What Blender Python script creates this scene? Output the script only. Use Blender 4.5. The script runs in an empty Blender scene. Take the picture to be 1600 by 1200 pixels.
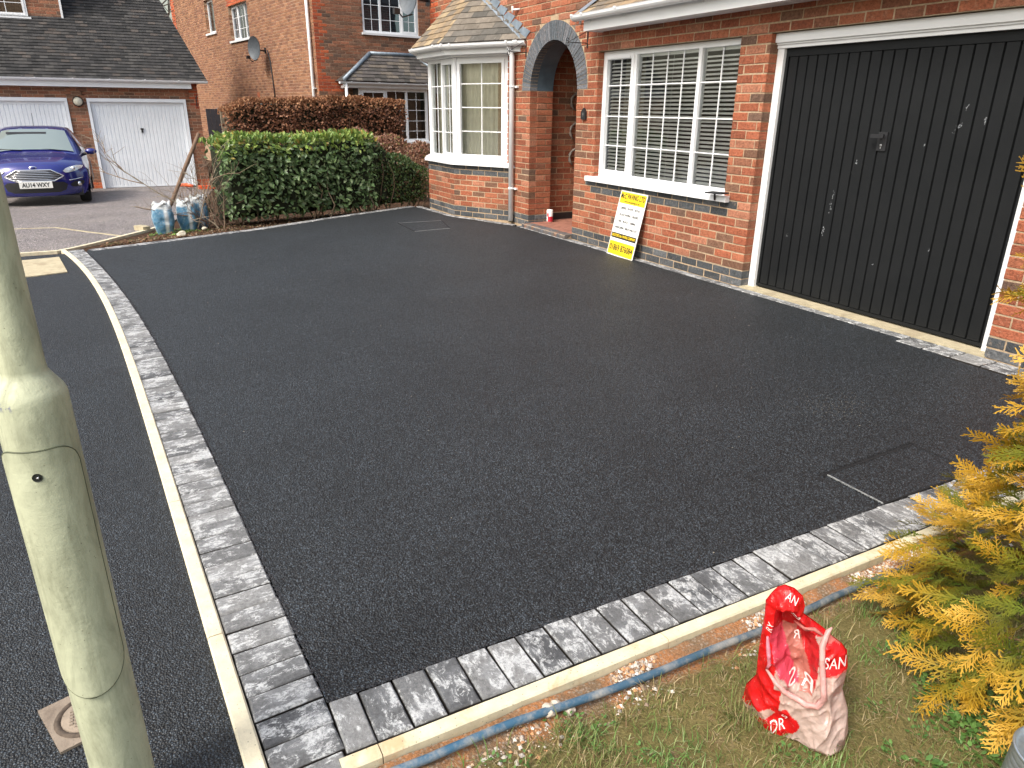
import bpy, bmesh, math, random
from mathutils import Vector, Matrix, noise
R = math.radians
rnd = random.Random(11)
scene = bpy.context.scene
COL = scene.collection

# ------------------------------------------------------------------ camera
cam_d = bpy.data.cameras.new('camera')
cam = bpy.data.objects.new('camera', cam_d); COL.objects.link(cam)
cam_d.sensor_width = 36; cam_d.lens = 1120.457 * 36 / 1600
cam_d.clip_start = 0.05; cam_d.clip_end = 2000
yaw, pitch, roll = 2.651852706658279, 0.366557746272517, 0.00988139449911027
dv = Vector((math.cos(pitch)*math.cos(yaw), math.cos(pitch)*math.sin(yaw), -math.sin(pitch)))
r0 = Vector((math.sin(yaw), -math.cos(yaw), 0)); u0 = r0.cross(dv)
rv = r0*math.cos(roll) + u0*math.sin(roll); uv = -r0*math.sin(roll) + u0*math.cos(roll)
CAM = Vector((4.714254709, -4.871745751, 1.508758728))
cam.matrix_world = Matrix(((rv.x, uv.x, -dv.x, CAM.x), (rv.y, uv.y, -dv.y, CAM.y), (rv.z, uv.z, -dv.z, CAM.z), (0, 0, 0, 1)))
scene.camera = cam

# ------------------------------------------------------------------ sky, sun, exposure
SUN_AZ = R(288)      # direction the light comes from, measured from +x towards +y
SUN_EL = R(50)
world = bpy.data.worlds.new('World'); scene.world = world; world.use_nodes = True
wn = world.node_tree.nodes; wl = world.node_tree.links; wn.clear()
wo = wn.new('ShaderNodeOutputWorld'); bg = wn.new('ShaderNodeBackground'); bg.inputs[1].default_value = 0.15
sk = wn.new('ShaderNodeTexSky'); sk.sky_type = 'NISHITA'; sk.sun_disc = False
sk.sun_elevation = SUN_EL; sk.sun_rotation = math.pi/2 - SUN_AZ; sk.air_density = 1.6; sk.dust_density = 5.0; sk.ozone_density = 1.0
hs = wn.new('ShaderNodeHueSaturation'); hs.inputs['Saturation'].default_value = 0.8
wl.new(sk.outputs[0], hs.inputs['Color']); wl.new(hs.outputs[0], bg.inputs[0]); wl.new(bg.outputs[0], wo.inputs[0])
sd = bpy.data.lights.new('sun', 'SUN'); sd.energy = 1.5; sd.angle = R(14); sd.color = (1, .975, .94)
sun = bpy.data.objects.new('sun', sd); COL.objects.link(sun)
sv = Vector((math.cos(SUN_EL)*math.cos(SUN_AZ), math.cos(SUN_EL)*math.sin(SUN_AZ), math.sin(SUN_EL)))
sun.rotation_euler = sv.to_track_quat('Z', 'Y').to_euler()
scene.view_settings.view_transform = 'Standard'; scene.view_settings.look = 'None'
scene.view_settings.exposure = 0.85; scene.view_settings.gamma = 1; scene.view_settings.use_curve_mapping = False
scene.cycles.max_bounces = 7; scene.cycles.transparent_max_bounces = 10; scene.cycles.glossy_bounces = 3

# ------------------------------------------------------------------ helpers: meshes
class MB:
    def __init__(s): s.v = []; s.f = []; s.c = []; s.m = []; s.smooth = []
    def add(s, vs, fs, col=(1, 1, 1), mi=0, sm=False):
        b = len(s.v); s.v += [tuple(v) for v in vs]; s.f += [tuple(i+b for i in f) for f in fs]
        if isinstance(col, list): s.c += col
        else: s.c += [col]*len(vs)
        s.m += [mi]*len(fs); s.smooth += [sm]*len(fs)
    def box(s, p0, p1, col=(1, 1, 1), mi=0):
        x0, y0, z0 = p0; x1, y1, z1 = p1
        s.add([(x0,y0,z0),(x1,y0,z0),(x1,y1,z0),(x0,y1,z0),(x0,y0,z1),(x1,y0,z1),(x1,y1,z1),(x0,y1,z1)],
              [(0,3,2,1),(4,5,6,7),(0,1,5,4),(1,2,6,5),(2,3,7,6),(3,0,4,7)], col, mi)
    def obox(s, O, U, V, W, u, v, w, col=(1,1,1), mi=0):
        # oriented box: ranges along the unit vectors U, V, W from O
        P = [O + U*a + V*b + W*c for c in w for b in v for a in u]
        s.add(P, [(0,2,3,1),(4,5,7,6),(0,1,5,4),(1,3,7,5),(3,2,6,7),(2,0,4,6)], col, mi)
    def quad(s, a, b, c, d, col=(1,1,1), mi=0): s.add([a,b,c,d], [(0,1,2,3)], col, mi)
    def tube(s, pts, rad, n=8, col=(1,1,1), cap=True, sm=True, mi=0):
        pts = [Vector(p) for p in pts]
        rs = rad if isinstance(rad, (list, tuple)) else [rad]*len(pts)
        vs = []; up = Vector((0, 0, 1)); prev = None
        for i, p in enumerate(pts):
            t = (pts[min(i+1, len(pts)-1)] - pts[max(i-1, 0)]).normalized()
            if prev is None:
                a = t.cross(up)
                if a.length < 1e-3: a = t.cross(Vector((1, 0, 0)))
            else: a = prev - t*prev.dot(t)
            a.normalize(); prev = a; b = t.cross(a)
            for k in range(n):
                th = 2*math.pi*k/n; vs.append(p + (a*math.cos(th) + b*math.sin(th))*rs[i])
        fs = []
        for i in range(len(pts)-1):
            for k in range(n):
                k2 = (k+1) % n; fs.append((i*n+k, i*n+k2, (i+1)*n+k2, (i+1)*n+k))
        if cap: fs.append(tuple(range(n))[::-1]); fs.append(tuple((len(pts)-1)*n+k for k in range(n)))
        s.add(vs, fs, col, mi, sm)
    def lathe(s, prof, c=(0,0,0), n=24, col=(1,1,1), sm=True, a0=0, a1=2*math.pi):
        full = abs(a1-a0-2*math.pi) < 1e-6; m = n if full else n+1; vs = []
        for (r, z) in prof:
            for k in range(m):
                th = a0+(a1-a0)*k/n; vs.append((c[0]+r*math.cos(th), c[1]+r*math.sin(th), c[2]+z))
        fs = []
        for i in range(len(prof)-1):
            for k in range(n):
                k2 = (k+1) % m; fs.append((i*m+k, i*m+k2, (i+1)*m+k2, (i+1)*m+k))
        s.add(vs, fs, col, 0, sm)
    def prism(s, poly, z0, z1, col=(1,1,1)):
        n = len(poly); vs = [(x, y, z0) for x, y in poly]+[(x, y, z1) for x, y in poly]
        s.add(vs, [tuple(range(n))[::-1], tuple(range(n, 2*n))]+[(i, (i+1) % n, n+(i+1) % n, n+i) for i in range(n)], col)
    def mesh(s, name, mats):
        me = bpy.data.meshes.new(name); me.from_pydata(s.v, [], s.f)
        if not isinstance(mats, (list, tuple)): mats = [mats]
        for m in mats: me.materials.append(m)
        if any(s.m): me.polygons.foreach_set('material_index', s.m)
        me.polygons.foreach_set('use_smooth', s.smooth)
        at = me.color_attributes.new('Col', 'FLOAT_COLOR', 'POINT')
        flat = []
        for c in s.c: flat += [c[0], c[1], c[2], 1.0]
        at.data.foreach_set('color', flat); me.update()
        return me
    def build(s, name, mats, parent=None, kind=None, loc=None):
        o = bpy.data.objects.new(name, s.mesh(name, mats)); COL.objects.link(o)
        if parent: o.parent = parent
        if kind: o['kind'] = kind
        if loc: o.location = loc
        return o

def tag(o, label, cat, group=None):
    o['label'] = label; o['category'] = cat
    if group: o['group'] = group
    return o
def thing(name, loc, label, cat, group=None, rz=0):
    o = bpy.data.objects.new(name, None); COL.objects.link(o); o.location = loc; o.rotation_euler = (0, 0, rz)
    o.empty_display_size = .1
    return tag(o, label, cat, group)
def inst(name, me, parent=None, mat=None):
    o = bpy.data.objects.new(name, me); COL.objects.link(o)
    if parent: o.parent = parent
    if mat is not None: o.matrix_local = mat
    return o
def frame_mat(O, U, V, W):
    return Matrix(((U.x, V.x, W.x, O.x), (U.y, V.y, W.y, O.y), (U.z, V.z, W.z, O.z), (0, 0, 0, 1)))
def text_mesh(txt, size, mat, width=None, bold=0.0, align='CENTER', ext=0.0004):
    cu = bpy.data.curves.new('lettering', 'FONT'); cu.body = txt; cu.size = size; cu.align_x = align; cu.align_y = 'CENTER'
    cu.offset = bold; cu.extrude = ext; cu.resolution_u = 3
    ob = bpy.data.objects.new('tmp', cu)
    me = bpy.data.meshes.new_from_object(ob); bpy.data.objects.remove(ob); bpy.data.curves.remove(cu)
    me.name = 'lettering'
    if width:
        xs = [v.co.x for v in me.vertices]; w = max(xs)-min(xs); cx = (max(xs)+min(xs))/2
        for v in me.vertices: v.co.x = (v.co.x-cx)*width/w
    me.materials.clear(); me.materials.append(mat)
    return me

# ------------------------------------------------------------------ helpers: materials
class NM:
    def __init__(s, name):
        s.m = bpy.data.materials.new(name); s.m.use_nodes = True; s.n = s.m.node_tree.nodes; s.l = s.m.node_tree.links
        s.n.clear(); s.out = s.n.new('ShaderNodeOutputMaterial'); s.b = s.n.new('ShaderNodeBsdfPrincipled')
        s.l.new(s.b.outputs[0], s.out.inputs[0])
    def N(s, t, **kw):
        n = s.n.new('ShaderNode'+t)
        for k, v in kw.items():
            if k.startswith('i_'): n.inputs[k[2:]].default_value = v
            else: setattr(n, k, v)
        return n
    def L(s, a, b): s.l.new(a, b)
    def geo(s): return s.N('NewGeometry').outputs['Position']
    def obj(s): return s.N('TexCoord').outputs['Object']
    def noise(s, vec, scale, detail=3, rough=.55, dist=0):
        n = s.N('TexNoise'); n.inputs['Scale'].default_value = scale; n.inputs['Detail'].default_value = detail
        n.inputs['Roughness'].default_value = rough; n.inputs['Distortion'].default_value = dist
        if vec is not None: s.L(vec, n.inputs['Vector'])
        return n.outputs['Fac']
    def voro(s, vec, scale, out='Color', feature='F1'):
        n = s.N('TexVoronoi', feature=feature); n.inputs['Scale'].default_value = scale; s.L(vec, n.inputs['Vector']); return n.outputs[out]
    def ramp(s, fac, pts):
        n = s.N('ValToRGB'); s.L(fac, n.inputs[0]); e = n.color_ramp.elements
        while len(e) < len(pts): e.new(.5)
        for i, (p, c) in enumerate(pts):
            e[i].position = p; e[i].color = (c, c, c, 1) if isinstance(c, (int, float)) else (*c, 1)
        return n.outputs[0]
    def mix(s, fac, a, b, mode='MIX'):
        n = s.N('Mix', data_type='RGBA', blend_type=mode)
        for i, v in ((0, fac), (6, a), (7, b)):
            if isinstance(v, (int, float)): n.inputs[i].default_value = v if i == 0 else (v, v, v, 1)
            elif isinstance(v, tuple): n.inputs[i].default_value = (*v, 1)
            else: s.L(v, n.inputs[i])
        return n.outputs[2]
    def math(s, op, a, b=0.0):
        n = s.N('Math', operation=op)
        for i, v in ((0, a), (1, b)):
            if isinstance(v, (int, float)): n.inputs[i].default_value = v
            else: s.L(v, n.inputs[i])
        return n.outputs[0]
    def bump(s, h, strength=.3, dist=.002):
        n = s.N('Bump'); n.inputs['Strength'].default_value = strength; n.inputs['Distance'].default_value = dist
        s.L(h, n.inputs['Height']); s.L(n.outputs[0], s.b.inputs['Normal']); return n
    def set(s, col=None, rough=None, metal=None, spec=None):
        for k, v in (('Base Color', col), ('Roughness', rough), ('Metallic', metal), ('Specular IOR Level', spec)):
            if v is None: continue
            if isinstance(v, (int, float)): s.b.inputs[k].default_value = v
            elif isinstance(v, tuple): s.b.inputs[k].default_value = (*v, 1)
            else: s.L(v, s.b.inputs[k])
        return s

def simple(name, col, rough=.6, metal=0, var=.12, scale=12, bump=.1, bscale=60, spec=.5):
    k = NM(name); p = k.geo(); n = k.noise(p, scale, 4)
    c = k.mix(1.0, col, k.ramp(n, [(.25, 1-var), (.75, 1+var)]), 'MULTIPLY')
    k.set(c, rough, metal, spec)
    if bump: k.bump(k.noise(p, bscale, 3), bump, .002)
    return k.m
def attr_mat(name, rough=.8, source='Col', nscale=40, var=.25, bump=.4, bscale=160, bdist=.003, spec=.3, extra=None, transl=0):
    k = NM(name); p = k.geo()
    if source == 'object': src = k.N('ObjectInfo').outputs['Color']
    else: src = k.N('Attribute', attribute_name='Col').outputs['Color']
    n = k.noise(p, nscale, 5, .65)
    c = k.mix(1.0, src, k.ramp(n, [(.2, 1-var), (.8, 1+var)]), 'MULTIPLY')
    if extra: c = extra(k, p, c)
    k.set(c, rough, 0, spec)
    if bump: k.bump(k.noise(p, bscale, 4, .6), bump, bdist)
    if transl:
        t = k.N('BsdfTranslucent'); k.L(c, t.inputs[0]); mx = k.N('MixShader'); mx.inputs[0].default_value = transl
        k.L(k.b.outputs[0], mx.inputs[1]); k.L(t.outputs[0], mx.inputs[2]); k.L(mx.outputs[0], k.out.inputs[0])
    return k.m
def brick_extra(k, p, c):
    sp = k.ramp(k.noise(p, 24, 7, .8), [(.55, 0), (.72, 1)])           # pale bloom and smears on the faces
    c = k.mix(k.math('MULTIPLY', sp, .42), c, (.50, .36, .25))
    c = k.mix(1.0, c, k.ramp(k.noise(p, 55, 5, .75), [(.32, .55), (.5, 1), (.72, 1.25)]), 'MULTIPLY')
    dk = k.ramp(k.voro(p, 130, 'Distance'), [(.08, .55), (.3, 1)])
    return k.mix(.6, c, k.mix(1.0, c, dk, 'MULTIPLY'))
M = {}
M['brick'] = attr_mat('brick_face', .9, 'Col', 26, .3, 1.0, 75, .010, .2, brick_extra)
M['brick_o'] = attr_mat('brick_face_single', .9, 'object', 26, .3, 1.0, 75, .010, .2, brick_extra)
def mortar(name, col):
    k = NM(name); p = k.geo(); n = k.noise(p, 30, 5, .6)
    k.set(k.mix(1.0, col, k.ramp(n, [(.25, .6), (.75, 1.2)]), 'MULTIPLY'), .95, 0, .1); k.bump(k.noise(p, 90, 6, .75), 1.0, .008); return k.m
M['mortar'] = mortar('mortar_cream', (.50, .375, .25)); M['mortar2'] = mortar('mortar_buff', (.46, .32, .22))
M['upvc'] = simple('white_upvc', (.80, .81, .82), .32, 0, .04, 3, 0)
M['upvc_old'] = simple('white_painted_steel', (.84, .87, .90), .4, 0, .05, 2.5, .05)
M['black_paint'] = simple('black_metal', (.018, .018, .02), .45, 0, .2, 20, .05)
M['slat'] = simple('blind_slat', (.86, .86, .83), .5, 0, .03, 5, 0)
M['lead'] = simple('lead_flashing', (.24, .29, .34), .5, .3, .3, 9, .2, 30)
M['dark'] = simple('dark_room', (.05, .045, .04), .9, 0, .1, 3, 0)
M['room'] = simple('room_wall', (.16, .14, .11), .9, 0, .1, 1, 0)
M['rubber'] = simple('rubber', (.02, .02, .02), .8, 0, .2, 10, .1)
M['white_paint'] = simple('white_print', (.82, .82, .80), .5, 0, .03, 5, 0)
M['black_print'] = simple('black_print', (.015, .015, .015), .5, 0, .03, 5, 0)
M['sign_yellow'] = simple('yellow_print', (.85, .60, .012), .45, 0, .03, 5, 0)
M['soffit_blue'] = simple('painted_soffit', (.085, .12, .15), .5, 0, .3, 6, .15, 30)
# glass
k = NM('window_glass'); g = k.N('BsdfGlossy'); g.inputs['Roughness'].default_value = .015; g.inputs[0].default_value = (.9, .95, 1, 1)
t = k.N('BsdfTransparent'); t.inputs[0].default_value = (.93, .95, .94, 1); fr = k.N('Fresnel'); fr.inputs[0].default_value = 1.55
mx = k.N('MixShader'); bp = k.N('Bump'); bp.inputs['Strength'].default_value = .05; bp.inputs['Distance'].default_value = .01
k.L(k.noise(k.geo(), 2.5, 2), bp.inputs['Height']); k.L(bp.outputs[0], g.inputs['Normal'])
k.L(k.math('MINIMUM', k.math('MULTIPLY', fr.outputs[0], 1.5), 1.0), mx.inputs[0]); k.L(t.outputs[0], mx.inputs[1]); k.L(g.outputs[0], mx.inputs[2]); k.L(mx.outputs[0], k.out.inputs[0]); M['glass'] = k.m
k = NM('sky_reflecting_glass'); g = k.N('BsdfGlossy'); g.inputs['Roughness'].default_value = .02; g.inputs[0].default_value = (.62, .80, .95, 1); d_ = k.N('BsdfDiffuse'); d_.inputs[0].default_value = (.02, .025, .03, 1); mx = k.N('MixShader'); fr = k.N('Fresnel'); fr.inputs[0].default_value = 2.2
bp = k.N('Bump'); bp.inputs['Strength'].default_value = .06; bp.inputs['Distance'].default_value = .01; k.L(k.noise(k.geo(), 2.5, 2), bp.inputs['Height']); k.L(bp.outputs[0], g.inputs['Normal'])
k.L(k.math('MULTIPLY', fr.outputs[0], 2.2), mx.inputs[0]); k.L(d_.outputs[0], mx.inputs[1]); k.L(g.outputs[0], mx.inputs[2]); k.L(mx.outputs[0], k.out.inputs[0]); M['glass2'] = k.m
# asphalt
def asphalt(name, dark, light, tint=(.80, 1, 1.20), dusty=.0, gscale=165):
    k = NM(name); p = k.geo(); v = k.N('TexVoronoi'); v.inputs['Scale'].default_value = gscale; k.L(p, v.inputs['Vector'])
    sep = k.N('SeparateColor'); k.L(v.outputs['Color'], sep.inputs[0])
    stone = k.ramp(sep.outputs[0], [(0, dark*.35), (.4, dark), (.8, light), (1, light*1.9)])
    gap = k.ramp(v.outputs['Distance'], [(.30, 1), (.62, .12)])
    c = k.mix(1.0, stone, gap, 'MULTIPLY'); c = k.mix(1.0, c, tint, 'MULTIPLY')
    big = k.ramp(k.noise(p, 1.1, 6, .62, .6), [(.3, .74), (.7, 1.25)]); c = k.mix(1.0, c, big, 'MULTIPLY')
    if dusty: c = k.mix(k.math('MULTIPLY', k.ramp(k.noise(p, 2.2, 5, .7), [(.45, 0), (.75, 1)]), dusty), c, (.30, .26, .20))
    k.set(c, k.ramp(sep.outputs[1], [(0, .42), (1, .75)]), 0, .5)
    h = k.math('ADD', k.math('MULTIPLY', v.outputs['Distance'], -1.0), k.math('MULTIPLY', sep.outputs[2], .8))
    k.bump(h, 1.0, .005); return k.m
M['asphalt'] = asphalt('new_black_asphalt', .026, .064)
M['asphalt2'] = asphalt('path_asphalt', .022, .054)
M['old_road'] = asphalt('old_pinkish_tarmac', .36, .50, (1, .88, .84), .3, 90)
# paving blocks: charcoal with pale bloom
k = NM('charcoal_paving_block'); oi = k.N('ObjectInfo'); tc = k.N('TexCoord'); ad = k.N('VectorMath', operation='ADD')
sc_ = k.N('VectorMath', operation='SCALE'); sc_.inputs['Scale'].default_value = 37.0
cx = k.N('CombineXYZ'); k.L(oi.outputs['Random'], cx.inputs[0]); k.L(oi.outputs['Random'], cx.inputs[2]); k.L(cx.outputs[0], sc_.inputs[0])
k.L(tc.outputs['Object'], ad.inputs[0]); k.L(sc_.outputs[0], ad.inputs[1]); p = ad.outputs[0]
mpb = k.N('Mapping'); mpb.inputs['Scale'].default_value = (.55, 1, 1); k.L(p, mpb.inputs[0])
base = k.mix(oi.outputs['Random'], (.07, .072, .075), (.22, .22, .215))
base = k.mix(1.0, base, k.ramp(k.noise(p, 75, 6, .8), [(.3, .5), (.7, 1.45)]), 'MULTIPLY')
th = k.math('ADD', k.noise(mpb.outputs[0], 34, 9, .82, .5), k.math('MULTIPLY', k.noise(p, 9, 3), .42))
wf = k.ramp(th, [(.715, 0), (.765, 1)])
vein = k.ramp(k.noise(p, 110, 6, .85), [(.38, .05), (.55, 1)])
base = k.mix(k.math('MULTIPLY', k.math('MULTIPLY', wf, vein), .85), base, (.62, .63, .62))
bl2 = k.ramp(k.noise(p, 9, 5, .6, .5), [(.45, 0), (.68, .45)]); base = k.mix(k.math('MULTIPLY', bl2, .8), base, (.30, .31, .32))
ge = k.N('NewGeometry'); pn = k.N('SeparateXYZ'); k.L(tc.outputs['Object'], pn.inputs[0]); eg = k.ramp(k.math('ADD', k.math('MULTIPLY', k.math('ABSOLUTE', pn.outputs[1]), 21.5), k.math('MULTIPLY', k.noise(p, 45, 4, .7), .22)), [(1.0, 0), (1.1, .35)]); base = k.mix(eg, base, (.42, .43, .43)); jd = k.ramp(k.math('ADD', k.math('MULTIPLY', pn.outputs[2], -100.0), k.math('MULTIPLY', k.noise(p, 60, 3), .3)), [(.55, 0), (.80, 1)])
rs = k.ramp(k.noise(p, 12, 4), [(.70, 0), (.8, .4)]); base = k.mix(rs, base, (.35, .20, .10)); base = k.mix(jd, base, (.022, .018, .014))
k.set(base, .75, 0, .35); k.bump(k.noise(p, 110, 6, .75), .8, .004); M['block'] = k.m
k = NM('red_paving_block'); p = k.geo(); k.set(k.mix(1.0, k.mix(k.ramp(k.voro(p, 9), [(0, 0), (1, 1)]), (.22, .09, .06), (.34, .15, .1)), k.ramp(k.noise(p, 18, 5), [(.3, .7), (.7, 1.3)]), 'MULTIPLY'), .85); k.bump(k.noise(p, 120, 3), .4, .002); M['redblock'] = k.m
# concrete
def concrete(name, col, stain=(.42, .22, .09), amt=.5):
    k = NM(name); p = k.geo(); n = k.noise(p, 14, 6, .7)
    c = k.mix(1.0, col, k.ramp(n, [(.25, .72), (.7, 1.12)]), 'MULTIPLY')
    c = k.mix(k.math('MULTIPLY', k.ramp(k.noise(p, 5, 5, .65, .6), [(.53, 0), (.66, 1)]), amt), c, stain)
    pits = k.ramp(k.voro(p, 70, 'Distance'), [(.06, .35), (.16, 1)]); c = k.mix(1.0, c, pits, 'MULTIPLY')
    k.set(c, .9, 0, .2); k.bump(k.noise(p, 200, 4, .7), .5, .002); return k.m
M['kerb'] = concrete('cream_concrete_edging', (.68, .61, .44), amt=.12)
M['kerb2'] = concrete('cream_concrete_edging_sandy', (.66, .60, .42), (.50, .27, .11), .6)
M['conc'] = concrete('weathered_concrete', (.46, .40, .27), (.26, .20, .13), .5)
# soil
def soil(name, a, b, c3):
    k = NM(name); p = k.geo(); c = k.mix(k.ramp(k.noise(p, 4.5, 5, .65), [(.4, 0), (.62, 1)]), a, b)
    c = k.mix(k.ramp(k.noise(p, 11, 5, .7), [(.56, 0), (.68, 1)]), c, c3)
    c = k.mix(1.0, c, k.ramp(k.noise(p, 90, 5, .8), [(.3, .5), (.7, 1.35)]), 'MULTIPLY')
    k.set(c, .95, 0, .1); k.bump(k.noise(p, 60, 8, .75), 1.0, .02); return k.m
M['soil'] = soil('bed_soil', (.055, .033, .021), (.11, .062, .037), (.03, .02, .014))
M['sand'] = soil('sandy_soil', (.42, .20, .095), (.24, .16, .10), (.20, .15, .11))
M['lawn_soil'] = soil('mossy_soil', (.12, .105, .03), (.10, .085, .04), (.20, .13, .06))
M['leaf'] = attr_mat('glossy_leaf', .38, 'Col', 30, .2, .2, 60, .003, .5, transl=.18)
M['dryleaf'] = attr_mat('dry_leaf', .7, 'Col', 30, .25, .2, 60, .003, .25, transl=.2)
M['spray'] = attr_mat('cypress_spray', .6, 'Col', 60, .25, 0, transl=.25)
M['grass'] = attr_mat('grass_blade', .55, 'Col', 8, .25, 0, transl=.3)
M['bark'] = attr_mat('bark', .85, 'Col', 20, .3, .5, 60, .004)
M['stones'] = attr_mat('gravel', .85, 'Col', 60, .3, .4, 120, .003)
M['tile'] = attr_mat('roof_tile', .9, 'Col', 14, .3, .5, 70, .006, .15, extra=lambda k, p, c: k.mix(k.ramp(k.noise(p, 19, 5, .78), [(.665, 0), (.70, .9)]), c, (.50, .50, .45)))
M['col'] = attr_mat('painted', .45, 'Col', 10, .06, 0)

# ------------------------------------------------------------------ brickwork
RED = [((.33,.105,.056),6), ((.37,.13,.07),5), ((.28,.09,.05),4), ((.25,.105,.063),3), ((.19,.10,.065),1.6), ((.39,.165,.10),2), ((.15,.09,.065),.6)]
BLUE = [((.085,.092,.098),3), ((.115,.12,.125),2), ((.065,.07,.075),2)]
BROWN = [((.27,.12,.072),5), ((.32,.145,.085),4), ((.20,.105,.07),3), ((.235,.13,.085),3), ((.37,.155,.09),2), ((.15,.095,.07),1)]
ORANGE = [((.47,.105,.045),4), ((.52,.13,.055),2), ((.40,.09,.045),2)]
def pick(pal):
    t = rnd.uniform(0, sum(w for _, w in pal))
    for c, w in pal:
        t -= w
        if t <= 0: break
    f = rnd.uniform(.86, 1.16); return (c[0]*f, c[1]*f, c[2]*f)
BP = .075; BL = .225; J = .010
def courses(O, U, Nn, u0, u1, z0, z1, holes=lambda za, zb: [], pal=lambda u, z: RED, deep_at=(), phase=0.0, depth=.012, first=0):
    """bricks of a wall face: list of (centre u, half length, z, depth, colour)"""
    out = []; nz = int(round((z1-z0)/BP))
    for j in range(nz):
        za = z0 + j*BP; zb = za+BP
        segs = [(u0, u1)]
        for (a, b) in holes(za, zb):
            ns = []
            for (s, e) in segs:
                if b <= s or a >= e: ns.append((s, e))
                else:
                    if a > s: ns.append((s, a))
                    if b < e: ns.append((b, e))
            segs = ns
        off = phase + (BL/2 if (j+first) % 2 else 0)
        for (s, e) in segs:
            k = math.floor((s-off)/BL)
            u = off+k*BL
            cuts = []
            while u < e:
                a = max(u, s); b = min(u+BL, e)
                if b-a > .004: cuts.append([a, b])
                u += BL
            if len(cuts) > 1 and cuts[0][1]-cuts[0][0] < .045: cuts[1][0] = cuts[0][0]; cuts.pop(0)
            if len(cuts) > 1 and cuts[-1][1]-cuts[-1][0] < .045: cuts[-2][1] = cuts[-1][1]; cuts.pop()
            for i, (a, b) in enumerate(cuts):
                la = a + (0 if (i == 0) else J/2); lb = b-(0 if (i == len(cuts)-1) else J/2)
                d = depth
                for q in deep_at:
                    if abs(la-q) < .02 or abs(lb-q) < .02: d = .1
                out.append((O, U, Nn, (la+lb)/2, (lb-la)/2 + rnd.uniform(-.0015, .001), za+BP/2, d, pick(pal((a+b)/2, za+BP/2))))
    return out
def brick_geo(b, mb):
    O, U, Nn, uc, hl, zc, d, col = b
    Z = Vector((0, 0, 1)); h = (BP-J)/2 + rnd.uniform(-.0012, .0012); f = .0045 + rnd.uniform(-.002, .0025); bv = .004
    z = zc + rnd.uniform(-.0012, .0012)
    def P(a, zz, n): return O + U*(uc+a) + Z*(z+zz) + Nn*n
    vs = [P(-hl, -h, -d), P(hl, -h, -d), P(hl, h, -d), P(-hl, h, -d),
          P(-hl, -h, f-bv), P(hl, -h, f-bv), P(hl, h, f-bv), P(-hl, h, f-bv),
          P(-hl+bv, -h+bv, f+rnd.uniform(-.001, .001)), P(hl-bv, -h+bv, f), P(hl-bv, h-bv, f+rnd.uniform(-.001, .001)), P(-hl+bv, h-bv, f)]
    fs = [(0,1,5,4),(1,2,6,5),(2,3,7,6),(3,0,4,7),(4,5,9,8),(5,6,10,9),(6,7,11,10),(7,4,8,11),(8,9,10,11)]
    mb.add(vs, fs, col)
def unit_brick(seed, depth):
    q = random.Random(seed); hl = .1075; h = .0325; bv = .004; f = .0045; d = depth; j = lambda: q.uniform(-.0016, .0016)
    vs = [(-hl, -h, -d), (hl, -h, -d), (hl, h, -d), (-hl, h, -d),
          (-hl+j()*.5, -h+j()*.5, f-bv), (hl+j()*.5, -h+j()*.5, f-bv), (hl+j()*.5, h+j()*.5, f-bv), (-hl+j()*.5, h+j()*.5, f-bv),
          (-hl+bv+abs(j()), -h+bv, f+j()), (hl-bv, -h+bv+abs(j()), f+j()), (hl-bv-abs(j()), h-bv, f+j()), (-hl+bv, h-bv-abs(j()), f+j())]
    fs = [(0,1,5,4),(1,2,6,5),(2,3,7,6),(3,0,4,7),(4,5,9,8),(5,6,10,9),(6,7,11,10),(7,4,8,11),(8,9,10,11)]
    mb = MB(); mb.add(vs, fs); return mb.mesh('brick', M['brick_o'])
UB = {.012: [unit_brick(s, .012) for s in range(4)], .1: [unit_brick(s+9, .1) for s in range(4)]}
def lay(bricks, wall, single, stuff_name='brickwork'):
    """the ones that show largest become objects, the rest one mesh"""
    def size(b):
        c = b[0]+b[1]*b[3]+Vector((0, 0, b[5])); v = c-CAM; d = v.length
        zz = v.dot(dv); px = v.dot(rv)/zz; py = v.dot(uv)/zz
        if abs(px) > .73 or abs(py) > .55: return 0
        return b[4]*abs(v.normalized().dot(b[2]))/d**2
    bricks = sorted(bricks, key=size, reverse=True)
    Z = Vector((0, 0, 1))
    for b in bricks[:single]:
        O, U, Nn, uc, hl, zc, d, col = b
        o = inst('brick', rnd.choice(UB[d]), wall)
        c = O+U*uc+Z*(zc+rnd.uniform(-.001, .001))+Nn*rnd.uniform(-.002, .002)
        sx = hl/.1075
        tilt = rnd.uniform(-.006, .006)
        m = frame_mat(c, U*sx + Z*tilt*sx, Z, Nn); o.matrix_local = m; o.color = (*col, 1)
    mb = MB()
    for b in bricks[single:]: brick_geo(b, mb)
    if mb.v: mb.build(stuff_name, M['brick'], wall, 'stuff')
V3 = Vector
X_, Y_, Z_ = V3((1, 0, 0)), V3((0, 1, 0)), V3((0, 0, 1))

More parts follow.
